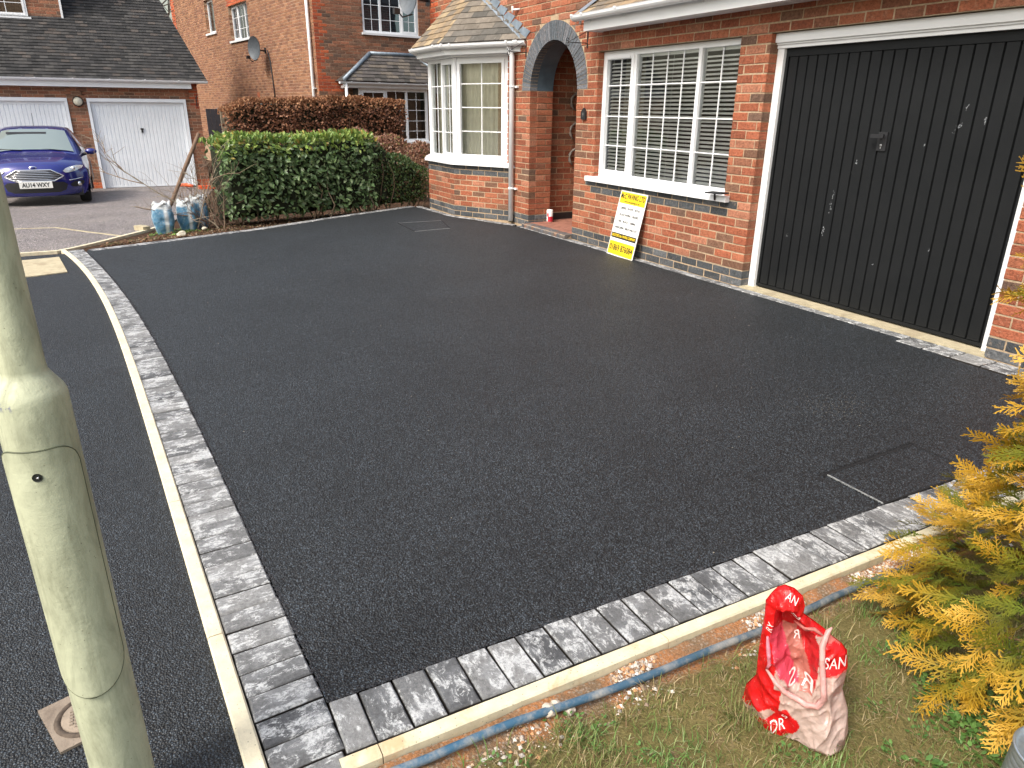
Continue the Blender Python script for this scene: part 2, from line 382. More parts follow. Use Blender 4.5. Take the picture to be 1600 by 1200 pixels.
# ================================================================== GROUND
def drop(x):                      # the close falls gently towards the far garages
    if x > -4.9: return 0.0
    if x < -16.5: return -.45
    return (x+4.9)*.0388
gx = [200, 60, 20, 8, 3.6, 0, -3, -4.9, -6, -8, -10, -12, -14, -16.5, -18, -30, -60, -300]
gy = [-300, -80, -30, -15, -8, -5.5, -4, -2, 0, 2, 6, 15, 40, 120]
mb = MB(); vs = [(x, y, drop(x)-(.16 if x > 1 else .032)) for x in gx for y in gy]; ny = len(gy)
mb.add(vs, [(i*ny+j, (i+1)*ny+j, (i+1)*ny+j+1, i*ny+j+1)[::-1] for i in range(len(gx)-1) for j in range(ny-1)], sm=True)
g = mb.build('ground', M['soil'], kind='structure')
inn = lambda x: 7e-5*x**4+.00079*x**3-.00829*x**2+.0746*x-4.78253
mid = lambda x: -4e-5*x**4+.00087*x**3-.00569*x**2+.06819*x-4.96766
outc = lambda x: -.00016*x**4+.00167*x**3-.00488*x**2+.053*x-4.99112
XR = 3.155
# driveway tarmac
poly = [(XR, -4.60)]
xs = [3.1-.25*i for i in range(31)]
poly += [(x, inn(x)) for x in xs if x > -4.5] + [(-4.53, -5.30), (-4.70, -4.80), (-5.28, -3.40), (-6.0, -2.10), (-6.66, -.72), (-6.28, -.60), (-5.45, -.60), (-4.80, -.46), (-4.2, -.165), (-3.0, -.13), (-1.4, -.10), (0, -.085), (1.0, -.09), (1.63, -.11), (2.1, -.23), (2.6, -.24), (XR, -.30)]
mb = MB(); n = len(poly)
bm = bmesh.new(); bvs = [bm.verts.new((x, y, 0)) for x, y in poly]; f = bm.faces.new(bvs)
if f.normal.z < 0: f.normal_flip()
bmesh.ops.triangulate(bm, faces=[f]); me = bpy.data.meshes.new('driveway'); bm.to_mesh(me); bm.free(); me.materials.append(M['asphalt'])
drive = inst('driveway', me); drive['kind'] = 'structure'
# ragged lip of loose stone where tarmac meets the blocks
def crumbs(pts, n, spread, z, smin, smax, cols, mb, q):
    for _ in range(n):
        i = q.randrange(len(pts)-1); t = q.random(); a, b = pts[i], pts[i+1]
        x = a[0]+(b[0]-a[0])*t + q.gauss(0, spread); y = a[1]+(b[1]-a[1])*t + q.gauss(0, spread)
        pebble(mb, (x, y, z), q.uniform(smin, smax), q.choice(cols), q)
def pebble(mb, c, s, col, q):
    th = q.uniform(0, 6.28); ca, sa = math.cos(th), math.sin(th); f = q.uniform(.7, 1.2)
    vs = []
    for (a, b, h) in ((1,0,0),(0,1,0),(-1,0,0),(0,-1,0),(0,0,.8),(0,0,-.6)):
        a *= s*q.uniform(.7, 1.15); b *= s*f*q.uniform(.7, 1.1); vs.append((c[0]+a*ca-b*sa, c[1]+a*sa+b*ca, c[2]+h*s))
    k = q.uniform(.8, 1.2); mb.add(vs, [(0,1,4),(1,2,4),(2,3,4),(3,0,4),(1,0,5),(2,1,5),(3,2,5),(0,3,5)], (col[0]*k, col[1]*k, col[2]*k))
q = random.Random(5); mb = MB(); blk = [(.03,.03,.033), (.045,.045,.05), (.02,.02,.022)]
crumbs([(x, inn(x)+.003) for x in xs if x > -4.5], 2600, .006, 0, .002, .0055, blk, mb, q)
crumbs([(XR-.003, -4.6), (XR-.003, -.3)], 1500, .006, 0, .002, .0055, blk, mb, q)
for i in range(420):
    x = q.uniform(-4.5, 3.1); y = q.uniform(-5.0, -.4)
    if y > inn(x)+.02: pebble(mb, (x, y, .001), q.choice((.002, .002, .003, .004)), q.choice(((.20,.19,.17), (.30,.27,.22), (.10,.10,.10), (.05,.05,.05))), q)
for i in range(260):
    x = 2.35+q.gauss(0, .10); y = -1.60+q.gauss(0, .13); pebble(mb, (x, y, .0005), q.choice((.0012, .002)), (.22, .20, .16), q)
mb.build('tarmac_crumbs', M['stones'], drive, 'stuff')
# near street path
xs2 = [40, 3.9] + [3.6-.25*i for i in range(33)]
mb = MB(); lo = -14
vs = []
for x in xs2: 
    xx = min(x, 3.6); y1 = (outc(xx)+.012) if x <= 3.6 else outc(3.6)+.01
    vs += [(max(x, -4.62), y1, -.003), (max(x, -4.62), lo, -.003)]
mb.add(vs, [(2*i, 2*i+2, 2*i+3, 2*i+1)[::-1] for i in range(len(xs2)-1)])
path = mb.build('street_path', M['asphalt2'], kind='structure')
# older pinkish road beyond, sloping away
bedge = [(-4.62, -5.62), (-4.75, -5.47), (-5.1, -5.22), (-5.65, -4.93), (-6.2, -4.62), (-7.2, -4.25), (-9, -3.9), (-12, -3.3), (-16.6, -2.55)]
mb = MB(); vs = []
for x, y in bedge: vs += [(x, y, drop(x)-.012), (x, -60, drop(x)-.012)]
mb.add(vs, [(2*i, 2*i+2, 2*i+3, 2*i+1)[::-1] for i in range(len(bedge)-1)])
road = mb.build('road', M['old_road'], kind='structure')
def strip(mb, pts, w, h, zf, col=(1,1,1)):
    vs = []
    for i, (x, y) in enumerate(pts):
        a = V3((*pts[max(i-1, 0)], 0)); b = V3((*pts[min(i+1, len(pts)-1)], 0)); t = (b-a).normalized(); nn = V3((-t.y, t.x, 0))*w/2; z = zf(x)
        p = V3((x, y, z)); vs += [p-nn+V3((0,0,-.05)), p-nn+V3((0,0,h)), p+nn+V3((0,0,h)), p+nn+V3((0,0,-.05))]
    fs = []
    for i in range(len(pts)-1):
        for k in range(3): fs.append((i*4+k, i*4+k+1, (i+1)*4+k+1, (i+1)*4+k))
    fs += [(0,1,2,3)[::-1], tuple((len(pts)-1)*4+k for k in range(4))]
    mb.add(vs, fs, col)
mb = MB(); strip(mb, [(x, y) for x, y in bedge[:5]]+[(-6.7, -4.42)], .05, .010, lambda x: drop(x)-.01); mb.build('edging_strip', M['kerb'], road)
mb = MB(); strip(mb, [(-9.5,-7.0), (-7.9, -6.75), (-7.38, -6.41), (-7.2, -5.75), (-6.4, -5.35), (-5.66, -4.95)], .045, .003, lambda x: drop(x)-.01); mb.build('setts_line', M['conc'], road)
mb = MB(); strip(mb, [(-4.615, -5.6), (-4.615, -14)], .05, .004, lambda x: 0.0); mb.build('edging_strip', M['kerb'], path)

# paving blocks (each one an object of the driveway)
def block_mesh(L, W, seed):
    q = random.Random(seed); b = .006; mb = MB(); h = .0
    def jj(): return q.uniform(-.002, .002)
    o = [(-L/2, -W/2), (L/2, -W/2), (L/2, W/2), (-L/2, W/2)]
    vs = [(x, y, -.05) for x, y in o]+[(x+jj(), y+jj(), -b) for x, y in o]+[(x*(1-2*b/L)+jj(), y*(1-2*b/W)+jj(), h+jj()*.4) for x, y in o]
    mb.add(vs, [(0,1,5,4),(1,2,6,5),(2,3,7,6),(3,0,4,7),(4,5,9,8),(5,6,10,9),(6,7,11,10),(7,4,8,11),(8,9,10,11)])
    return mb.mesh('paving_block', M['block'])
BK = [block_mesh(.184, .0932, s) for s in range(5)]; BS = [block_mesh(.193, .092, 20+s) for s in range(3)]; BC = [block_mesh(.184, .066, 40+s) for s in range(2)]
def put_block(me, x, y, rz, z=.004, sy=1, sx=1):
    o = inst('paving_block', me, drive)
    m = Matrix.Translation((x, y, z+rnd.uniform(-.0025, .002))) @ Matrix.Rotation(rz+rnd.uniform(-.008, .008), 4, 'Z') @ Matrix.Rotation(rnd.uniform(-.006, .006), 4, 'X') @ Matrix.Rotation(rnd.uniform(-.008, .008), 4, 'Y')
    o.matrix_local = m @ Matrix.Diagonal((sx, sy, 1, 1)); return o
# left curved row: long side across the row
x = 3.62
while x > -4.56:
    d = (inn(x-.05)-inn(x+.05), -.1); xm = x-.0485
    yi, ym = inn(min(xm, 3.13)), mid(xm)
    ang = math.atan2(inn(xm-.1)-inn(xm+.1), -.2)
    if xm > 3.16: yi = inn(3.16)
    w = yi-ym
    put_block(rnd.choice(BK), xm+.0, (yi+ym)/2, ang+math.pi/2+rnd.uniform(-.01, .01), sx=(w-.006)/.184)
    x -= .0975
# near row along the lawn
y = -4.556
put_block(BK[0], XR+.094, y-.001, 0, sy=.84); y += .089
while y < 1.2:
    put_block(rnd.choice(BK), XR+.094, y, 0); y += .0985
# strip against the house
x = 3.1
while x > -4.1:
    w = .09 if x < 1.7 else .12
    o = inst('paving_block', rnd.choice(BS), drive); sh = -.055 if x < 1.75 else -.150
    o.matrix_local = Matrix.Translation((x-.1, sh-.002+(-.03 if x < -2 else 0)*abs(x+2)/2, .003+rnd.uniform(-.001, .002))) @ Matrix.Rotation(math.pi+rnd.uniform(-.012, .012)+(.03 if x < -2 else 0), 4, 'Z')
    if x > 1.75:
        o2 = o.copy(); COL.objects.link(o2); o2.matrix_local = Matrix.Translation((x-.1, -.055, .003)) @ Matrix.Rotation(.01, 4, 'Z')
    x -= .2
for (a, b, nb) in (((-4.18, -.115), (-5.42, -.555), 7), ((-5.42, -.555), (-6.62, -.60), 6), ((-6.72, -.72), (-6.02, -2.13), 8), ((-6.02, -2.13), (-5.30, -3.43), 8), ((-5.30, -3.43), (-4.72, -4.83), 8), ((-4.72, -4.83), (-4.56, -5.30), 3)):
    A = V3((*a, 0)); B = V3((*b, 0)); t = (B-A).normalized(); ang = math.atan2(t.y, t.x)
    nn = V3((-t.y, t.x, 0)); 
    if nn.dot(V3((-6, 0, 0))-A) < 0 and a[1] < -.65: nn = -nn
    off = nn*(.062 if a[1] < -.65 else 0)
    for i in range(nb):
        p = A+(B-A)*((i+.5)/nb)+off; o = inst('paving_block', rnd.choice(BS), drive)
        o.matrix_local = Matrix.Translation((p.x, p.y, .003)) @ Matrix.Rotation(ang, 4, 'Z') @ Matrix.Diagonal(((B-A).length/nb/.2, 1.35 if a[1] < -.65 else 1, 1, 1))
# cream edgings
def edge_piece(pts, w, zt, zb, mat):
    mb = MB(); vs = []; b = .005; P = [V3((*p, 0)) for p in pts]; n = len(P)
    for i, p in enumerate(P):
        t = (P[min(i+1, n-1)]-P[max(i-1, 0)]).normalized(); m = V3((-t.y, t.x, 0))
        for s, z in ((-1, zb), (-1, zt-b), (-1+2*b/w, zt), (1-2*b/w, zt), (1, zt-b), (1, zb)): vs.append(p+m*(s*w/2)+V3((0, 0, z)))
    fs = [(i*6+k, i*6+k+1, (i+1)*6+k+1, (i+1)*6+k) for i in range(n-1) for k in range(5)]
    fs += [tuple(range(6))[::-1], tuple((n-1)*6+k for k in range(6))]; mb.add(vs, fs); return mb.build('edging_kerb', mat, drive)
x = 3.66
while x > -4.58:
    x2 = max(x-.915, -4.6); L = x-x2-.004
    edge_piece([(x-L*i/6, (mid(x-L*i/6)+outc(x-L*i/6))/2-.001) for i in range(7)], .048, .010, -.06, M['kerb']); x = x2
y = -4.62
for L in (.10, .9, .915, .915, .915, .915, .915):
    edge_piece([(XR+.220, y+L*i/3.0-.003*(i == 3)) for i in range(4)], .045, .010, -.12, M['kerb2']); y += L
# inspection covers let into the tarmac
M['coverdark'] = simple('dark_gap', (.006, .006, .007), .9, 0, .3, 40, .4)
def cover(name, P, label, group=None, bead=.004, ragged=True, light=(.55, .56, .55), le=(0,)):
    t = thing(name, (sum(p[0] for p in P)/4, sum(p[1] for p in P)/4, 0), label, 'cover', group); o3 = t.location
    mb = MB(); mb.add([(p[0]-o3.x, p[1]-o3.y, .0045) for p in P], [(0, 1, 2, 3)]); ob = mb.build('infill', M['asphalt'], t)
    for i in range(4):
        a = V3((*P[i], 0))-V3((o3.x, o3.y, 0)); b = V3((*P[(i+1) % 4], 0))-V3((o3.x, o3.y, 0)); mb = MB()
        tt = (b-a).normalized(); nn = V3((-tt.y, tt.x, 0)); mb.obox(a, tt, nn, Z_, (0, (b-a).length), (-bead*(.5 if i in le else .8), bead*(.5 if i in le else .8)), (-.02, .0062), light); mb.build('frame_edge', M['coverframe'] if i in le else M['coverdark'], t)
    if ragged:
        mb = MB(); q = random.Random(3); gp = MB()
        for i in ragged:
            if i == 0: continue
            a, b = V3((*P[i], 0)), V3((*P[(i+1) % 4], 0)); tt = (b-a).normalized(); nn = V3((-tt.y, tt.x, 0)); nn = nn if nn.dot(V3((3.0, -1.99, 0))-a) < 0 else -nn; L = (b-a).length; n_ = 60; vs = []
            for j in range(n_+1):
                w_ = (.022 if i == 1 else .012)*(.6+.9*abs(noise.noise(V3((j*.35, i, 0)))))*(1 if 2 < j < n_-2 else .4); p0_ = a+tt*L*j/n_+V3((-o3.x, -o3.y, .0022)); vs += [p0_, p0_+nn*w_]
            gp.add(vs, [(2*j, 2*j+2, 2*j+3, 2*j+1) for j in range(n_)])
        gp.build('open_joint', M['coverdark'], t)
        for i in ragged:
            a, b = V3((*P[i], 0)), V3((*P[(i+1) % 4], 0)); tt = (b-a).normalized(); nn = V3((-tt.y, tt.x, 0)); nn = nn if nn.dot(V3((3.0, -1.99, 0))-a) < 0 else -nn; L = (b-a).length; k = int(L/.006)
            for j in range(k*(16 if i == 1 else 7 if i == 2 else 2)): pebble(mb, a+tt*q.uniform(-.02, L+.02)+nn*(abs(q.gauss(0, .011 if i == 1 else .006))+.002)+V3((-o3.x, -o3.y, .001)), q.uniform(.0015, .0045), (.008, .008, .009), q)
        mb.build('loose_chips', M['stones'], t, 'stuff')
    return t
M['coverframe'] = simple('galvanised_edge', (.26, .27, .27), .55, .2, .5, 60, .3, 200)
cover('inspection_cover', [(3.153, -2.299), (2.875, -2.298), (2.849, -1.673), (3.153, -1.677)], 'rectangular recessed drain cover filled with tarmac, beside the near block edging', 'recessed covers in the driveway', .005, (0, 1, 2))
cover('inspection_cover', [(-4.219, -1.57), (-4.994, -1.524), (-4.971, -.88), (-4.275, -1.048)], 'faint recessed cover in the tarmac at the far end below the bay window', 'recessed covers in the driveway', .008, False, le=(3, 1))
# concrete slab cover in the street path
mb = MB(); mb.prism([(-4.10, -6.6), (-3.18, -6.6), (-3.24, -5.70), (-3.315, -5.45), (-4.188, -5.56), (-4.14, -5.8)][::-1], -.03, .006)
o = mb.build('concrete_slab', M['conc']); tag(o, 'cream weathered concrete access slab set in the black path beyond the lamp post', 'slab')
M['brownstone'] = concrete('worn_brown_concrete', (.27, .22, .17), (.12, .09, .07), .6); M['rust'] = simple('rusty_iron', (.10, .075, .055), .8, .3, .4, 60, .4, 200); M['frost'] = simple('frosted', (.22, .23, .23), .5, 0, .05, 3, 0)
t = thing('stopcock_cover', (2.90, -5.17, 0), 'small square worn surface box with a round lid, behind the foot of the lamp post', 'cover')
mb = MB(); mb.prism([(-.064, -.118), (.115, -.058), (.065, .12), (-.12, .065)], -.03, .005); mb.build('surround', M['brownstone'], t)
mb = MB(); mb.lathe([(.062, .006), (.066, .011), (.074, .011), (.078, .006)], (0.01, 0, 0), 28); mb.build('ring', M['rust'], t)
mb = MB(); mb.lathe([(0.0005, .010), (.060, .010), (.062, .004)], (0.01, 0, 0), 28)
for i in range(-4, 5):
    for j in range(-4, 5):
        if i*i+j*j < 15: mb.box((.01+i*.012-.004, j*.012-.004, .010), (.01+i*.012+.004, j*.012+.004, .0125))
mb.build('lid', M['brownstone'], t)

# ================================================================== MAIN HOUSE
house = thing('brick_house', (0, 0, 0), 'red brick house with arched porch, bay window and black garage door', 'house')
wall = MB()
# mortar bed: blocks of wall behind the brick faces
MZ = 3.4
def wbox(x0, x1, z0, z1, y0=0.0, y1=.30): wall.box((x0+.004, y0, z0), (x1-.004, y1, z1))
GW = 2.204; WL, WR = -2.474, -.336; ZL = 2.1; AL, AR = -4.0, -2.885; ACX = (AL+AR)/2; AR_I = .5575; AR_O = .775; AZ = 1.725
wbox(-7.36, AL, -.1, MZ); wbox(AR, WL, -.1, ZL); wbox(WL-.004, WR+.004, -.1, .745); wbox(WR, 0, -.1, ZL); wbox(GW, 5.0, -.1, MZ); wbox(WL-.2, GW+.2, ZL+.003, MZ); wbox(AR, WL-.19, ZL, MZ)
# masonry above the arch, cut to its curve
for i in range(24):
    a0 = math.pi*i/24; a1 = math.pi*(i+1)/24
    xa, xb = ACX+(AR_O-.02)*math.cos(a0), ACX+(AR_O-.02)*math.cos(a1); za, zb = AZ+(AR_O-.02)*math.sin(a0), AZ+(AR_O-.02)*math.sin(a1)
    wall.add([(xa, .0012, za), (xb, .0012, zb), (xb, .0012, MZ), (xa, .0012, MZ)], [(0, 1, 2, 3)])
wallo = wall.build('wall', M['mortar'], house)
mb = MB(); mb.box((-7.36, .002, MZ), (5, .3, 5.2)); mb.box((-7.36, .3, -.1), (-7.06, 8, 5.2)); mb.box((4.7, .3, -.1), (5, 8, 5.2)); mb.box((-7.36, 7.7, -.1), (5, 8, 5.2))
k = NM('brick_courses_plain'); br = k.N('TexBrick'); br.inputs['Scale'].default_value = 1; br.inputs['Brick Width'].default_value = .225; br.inputs['Row Height'].default_value = .075; br.inputs['Mortar Size'].default_value = .006
br.inputs['Color1'].default_value = (.35, .09, .05, 1); br.inputs['Color2'].default_value = (.22, .09, .055, 1); br.inputs['Mortar'].default_value = (.5, .38, .25, 1)
sx = k.N('SeparateXYZ'); cx = k.N('CombineXYZ'); k.L(k.geo(), sx.inputs[0]); k.L(k.math('ADD', sx.outputs[0], sx.outputs[1]), cx.inputs[0]); k.L(sx.outputs[2], cx.inputs[1]); k.L(cx.outputs[0], br.inputs[0])
k.set(br.outputs[0], .9); M['brickproc'] = k.m
mb.build('upper_wall', M['brickproc'], house)
mb = MB(); mb.add([(-7.7, -.4, 5.15), (5.3, -.4, 5.15), (5.3, 8.4, 5.15), (-7.7, 8.4, 5.15), (-7.7, 4, 8.6), (5.3, 4, 8.6)], [(0, 1, 5, 4), (2, 3, 4, 5), (3, 0, 4), (1, 2, 5), (0, 3, 2, 1)], (.13, .10, .085)); mb.build('main_roof', M['tile'], house)

def arch_hole(za, zb):
    hs_ = []
    zm = (za+zb)/2
    if zm < AZ: hs_.append((AL, AR))
    else:
        zz = max(0, za - AZ)+.02
        if zz < AR_O: w = math.sqrt(AR_O**2-zz**2)+.004; hs_.append((ACX-w, ACX+w))
    return hs_
def main_holes(za, zb):
    zm = (za+zb)/2; h = arch_hole(za, zb)
    if .735 < zm < ZL: h.append((WL, WR))
    if zm < ZL: h.append((0, GW))
    if zm < 2.3: h.append((-7.3, -4.66+0.0))
    if 2.3 < zm < 3.0: h.append((-7.15+(zm-2.3)*1.15, -4.72-(zm-2.3)*.9))
    return h
def main_pal(u, z):
    if z < .15: return BLUE
    if z > 2.25 and u < -6.98-(.11 if int(z/.3) % 2 else 0): return ORANGE
    if .585 < z < .735 and WL-.11 < u < WR+.09: return BLUE
    return RED
bricks = courses(V3((0, 0, 0)), X_, -Y_, -7.36, 3.72, 0, 3.3, main_holes, main_pal, (WL, WR, 0, GW, AL, AR), -.045)
# porch jamb (faces +x), returned 330 mm, then the side wall of the porch
bricks += courses(V3((AL, .103, 0)), Y_, X_, 0, .235, 0, AZ, pal=lambda u, z: BLUE if z < .15 else RED, phase=.03, deep_at=(), first=1)
mb = MB(); mb.box((AL-.25, .3005, -.1), (AL-.003, .337, AZ)); mb.box((-4.5, .30, -.1), (-4.121, 2.2, 2.45)); mb.box((-2.9, .3, -.1), (-2.7, 2.2, 2.45)); mb.box((-4.12, 2.0, -.1), (-2.88, 2.2, 2.45)); mb.build('porch_wall', M['mortar'], house)
pw = courses(V3((-4.12, .34, 0)), Y_, X_, 0, 1.6, .15, 2.4, pal=lambda u, z: RED, phase=.05)
pw += courses(V3((-4.12, 2.0, 0)), X_, -Y_, 0, 1.2, 0, 2.4, phase=.02)
for b in pw: pass
mb = MB(); mb.box((-4.128, .34, .02), (-4.112, 1.95, .142), (.06, .06, .06)); mb.build('damp_course', M['black_paint'], house)
mb = MB(); mb.box((-4.2, .0, 2.36), (-2.7, 2.2, 2.44)); mb.build('porch_ceiling', M['room'], house)
# bay walls under the window
BF = [V3((-7.30, 0, 0)), V3((-6.42, -.475, 0)), V3((-5.42, -.475, 0)), V3((-4.53, 0, 0))]
mb = MB(); bb = []
for i in range(3):
    a, b = BF[i], BF[i+1]; t = (b-a).normalized(); nn = V3((t.y, -t.x, 0)); L = (b-a).length
    mb.obox(a, t, nn, Z_, (0, L), (-.2, -.0), (-.1, .735)); 
    bb += courses(a, t, nn, 0, L, 0, .75, pal=lambda u, z: BLUE if (z < .15 or z > .585) else RED, phase=.03+.04*i)
mb.build('bay_wall', M['mortar'], house)
lay(bricks+bb+pw, wallo, 300)
# arch ring and soffit
arch = MB(); NA = 44
for i in range(NA):
    a0 = math.pi*i/NA; a1 = math.pi*(i+1)/NA
    arch.add([(ACX+r*math.cos(a), y, AZ+r*math.sin(a)) for a in (a0, a1) for r in (AR_I+.002, AR_O+.006) for y in (-.0012, .12)], [(0, 2, 6, 4), (1, 5, 7, 3), (0, 4, 5, 1), (2, 3, 7, 6)], (.56, .42, .27))
archo = arch.build('arch', M['mortar'], house)
for i in range(NA):
    g = .0065
    a0 = math.pi*i/NA; a1 = math.pi*(i+1)/NA; mb = MB(); c = pick([((.13, .14, .155), 3), ((.16, .165, .18), 2), ((.11, .125, .14), 2)])
    f = -.006+rnd.uniform(-.0015, .0015); vs = []
    for y in (f, .1):
        for r in (AR_I, AR_O-.006):
            da = g/r
            for a in (a0+da/2, a1-da/2): vs.append((ACX+r*math.cos(a), y, AZ+.0005+r*math.sin(a)))
    mb.add(vs, [(0,2,3,1),(4,5,7,6),(0,1,5,4),(2,6,7,3),(0,4,6,2),(1,3,7,5)], c); o = mb.build('arch_brick', M['brick'], archo)
mb = MB()
for i in range(NA):
    a0 = math.pi*i/NA; a1 = math.pi*(i+1)/NA; r = AR_I+.001
    mb.add([(ACX+r*math.cos(a0), .101, AZ+r*math.sin(a0)), (ACX+r*math.cos(a1), .101, AZ+r*math.sin(a1)), (ACX+r*math.cos(a1), .34, AZ+r*math.sin(a1)), (ACX+r*math.cos(a0), .34, AZ+r*math.sin(a0))], [(0,1,2,3)], sm=True)
mb.build('soffit', M['soffit_blue'], archo)
mb = MB()   # wall core above and beside the arch inside the porch
for i in range(NA):
    a0 = math.pi*i/NA; a1 = math.pi*(i+1)/NA; r = AR_I+.002
    mb.add([(ACX+r*math.cos(a0), .34, AZ+r*math.sin(a0)), (ACX+r*math.cos(a1), .34, AZ+r*math.sin(a1)), (ACX+r*math.cos(a1), .34, 2.5), (ACX+r*math.cos(a0), .34, 2.5)], [(3,2,1,0)])
mb.build('inner_lining', M['room'], archo)
# porch step and floor
mb = MB(); mb.box((-4.12, .02, -.05), (-2.89, 2.0, .052)); mb.build('porch_floor', M['redblock'], house)
st = MB(); st.box((AL+.01, -.10, -.05), (AR-.0, .02, .048)); sto = st.build('porch_step', M['mortar'], house)
for i in range(17):
    xa = AL+.012+i*.0655; mb = MB(); f = rnd.uniform(-.002, .002)
    mb.add([(xa, -.108+f, -.02), (xa+.059, -.108+f, -.02), (xa+.059, -.108+f, .035), (xa, -.108+f, .035), (xa+.059, -.09+f, .055), (xa, -.09+f, .055), (xa+.059, .015, .056), (xa, .015, .056)], [(0,1,2,3),(3,2,4,5),(5,4,6,7),(0,3,5,7),(1,6,4,2)], pick([((.15,.13,.12),2), ((.2,.12,.09),1), ((.11,.11,.12),2)])); mb.build('step_brick', M['brick'], sto)

# ------------------------------------------------------------------ windows
def window(parent, name, O, U, Nn, W, H, lights, rows, fw=.055, fd=.07, room=.9, back='room', sashes=True, vent=None, bar=.013, lining=True, glass='glass'):
    """O = lower left outer corner at the frame's face; lights = [(width, vertical bars, sash?)]"""
    mb = MB()
    B = lambda u, v, n, m=mb: m.obox(O, U, Z_, Nn, u, v, n)
    B((0, W), (0, fw), (-fd, 0)); B((0, W), (H-fw, H), (-fd, 0)); B((0, fw), (fw, H-fw), (-fd, 0)); B((W-fw, W), (fw, H-fw), (-fd, 0))
    x = fw; spans = []
    tot = sum(l[0] for l in lights); free = W-2*fw-fw*.9*(len(lights)-1)
    for i, (w, nb, sash) in enumerate(lights):
        wi = free*w/tot; spans.append((x, x+wi, nb, sash)); x += wi
        if i < len(lights)-1: B((x, x+fw*.9), (fw, H-fw), (-fd, 0)); x += fw*.9
    fo = mb.build(name, M['upvc'], parent)
    for i, (a, b, nb, sash) in enumerate(spans):
        za, zb = fw, H-fw
        if sash:
            s = .035; mb2 = MB()
            for (uu, vv) in (((a-.008, b+.008), (za-.008, za+s)), ((a-.008, b+.008), (zb-s, zb+.008)), ((a-.008, a+s), (za+s, zb-s)), ((b-s, b+.008), (za+s, zb-s))): mb2.obox(O, U, Z_, Nn, uu, vv, (-.03, .012))
            mb2.build('sash', M['upvc'], fo); a += s; b -= s; za += s; zb -= s
            if vent == i:
                mb2 = MB(); mb2.obox(O, U, Z_, Nn, (a, b-.02), (zb+.006, zb+.024), (.012, .024)); mb2.build('trickle_vent', M['upvc'], fo)
        mb2 = MB(); mb2.quad(O+U*(a-.01)+Z_*(za-.01)-Nn*.03, O+U*(b+.01)+Z_*(za-.01)-Nn*.03, O+U*(b+.01)+Z_*(zb+.01)-Nn*.03, O+U*(a-.01)+Z_*(zb+.01)-Nn*.03); mb2.build('pane', M[glass], fo)
        for j in range(nb):
            u = a+(b-a)*(j+1)/(nb+1); mb2 = MB(); mb2.obox(O, U, Z_, Nn, (u-bar/2, u+bar/2), (za, zb), (-.029, -.022)); mb2.build('glazing_bar', M['upvc'], fo)
        for z in rows:
            mb2 = MB(); mb2.obox(O, U, Z_, Nn, (a, b), (z-bar/2, z+bar/2), (-.0285, -.0215)); mb2.build('glazing_bar', M['upvc'], fo)
    if lining:
        mb2 = MB(); P = [O+U*u+Z_*v-Nn*n for n in (fd, fd+room) for v in (0, H) for u in (0, W)]
        mb2.add(P, [(0,1,5,4)[::-1],(2,3,7,6),(0,2,6,4),(1,5,7,3),(4,5,7,6)]); mb2.build('room_lining', M[back], fo)
    return fo
# main window with venetian blind
WO = V3((WL+.002, .07, .785)); WW = WR-WL-.004
mw = window(house, 'window', WO, X_, -Y_, WW, 2.097-.785, [(.50, 1, True), (.93, 3, False), (.50, 1, False)], [.347, .654, .970], .05, .07, 1.2, 'dark', vent=0, bar=.012)
mb = MB(); zz = .05; sl = MB(); sl.add([(-.995, -.014, -.0105), (.995, -.014, -.0105), (.995, 0, .001), (-.995, 0, .001), (.995, .014, .009), (-.995, .014, .009)], [(0,1,2,3),(3,2,4,5)]); slm = sl.mesh('blind_slat', M['slat'])
bld = MB(); bld.box((WL+.07, .118, 2.02), (WR-.07, .16, 2.06)); blo = bld.build('venetian_blind', M['slat'], house)
z = .85
while z < 2.01:
    o = inst('slat', slm, blo); o.location = ((WL+WR)/2, .140, z); z += .0375
for xx in (-2.35, -1.95, -1.45, -1.35, -.95, -.45):
    mb = MB(); mb.box((xx-.001, .1245, .83), (xx+.001, .1255, 2.02)); mb.build('blind_cord', M['slat'], blo)
mb = MB(); mb.box((WL-.10, -.055, .733), (WR+.075, .07, .787)); mb.build('window_sill', M['upvc'], house)
# curtains and clutter seen behind the blind
def curtain(parent, O, U, Nn, u0, u1, z0, z1, mat, amp=.02, pitch=.09, ph=0):
    mb = MB(); n = int((u1-u0)/.012)+1; vs = []
    for i in range(n+1):
        u = u0+(u1-u0)*i/n; d = amp*math.sin(u/pitch*6.28+ph)+amp*.4*math.sin(u/pitch*2.3+1)
        for z in (z0, z1): vs.append(O+U*u+Nn*d*(1 if z == z0 else .7)+Z_*z)
    mb.add(vs, [(2*i, 2*i+2, 2*i+3, 2*i+1) for i in range(n)], sm=True); return mb.build('curtain', mat, parent)
M['net'] = simple('net_curtain', (.66, .64, .52), .8, 0, .1, 6, 0); M['curt'] = simple('beige_curtain', (.32, .29, .2), .8, 0, .1, 6, 0)
curtain(house, V3((0, .34, 0)), X_, -Y_, WL+.05, WL+.42, .80, 2.05, M['curt'], .03, .08)
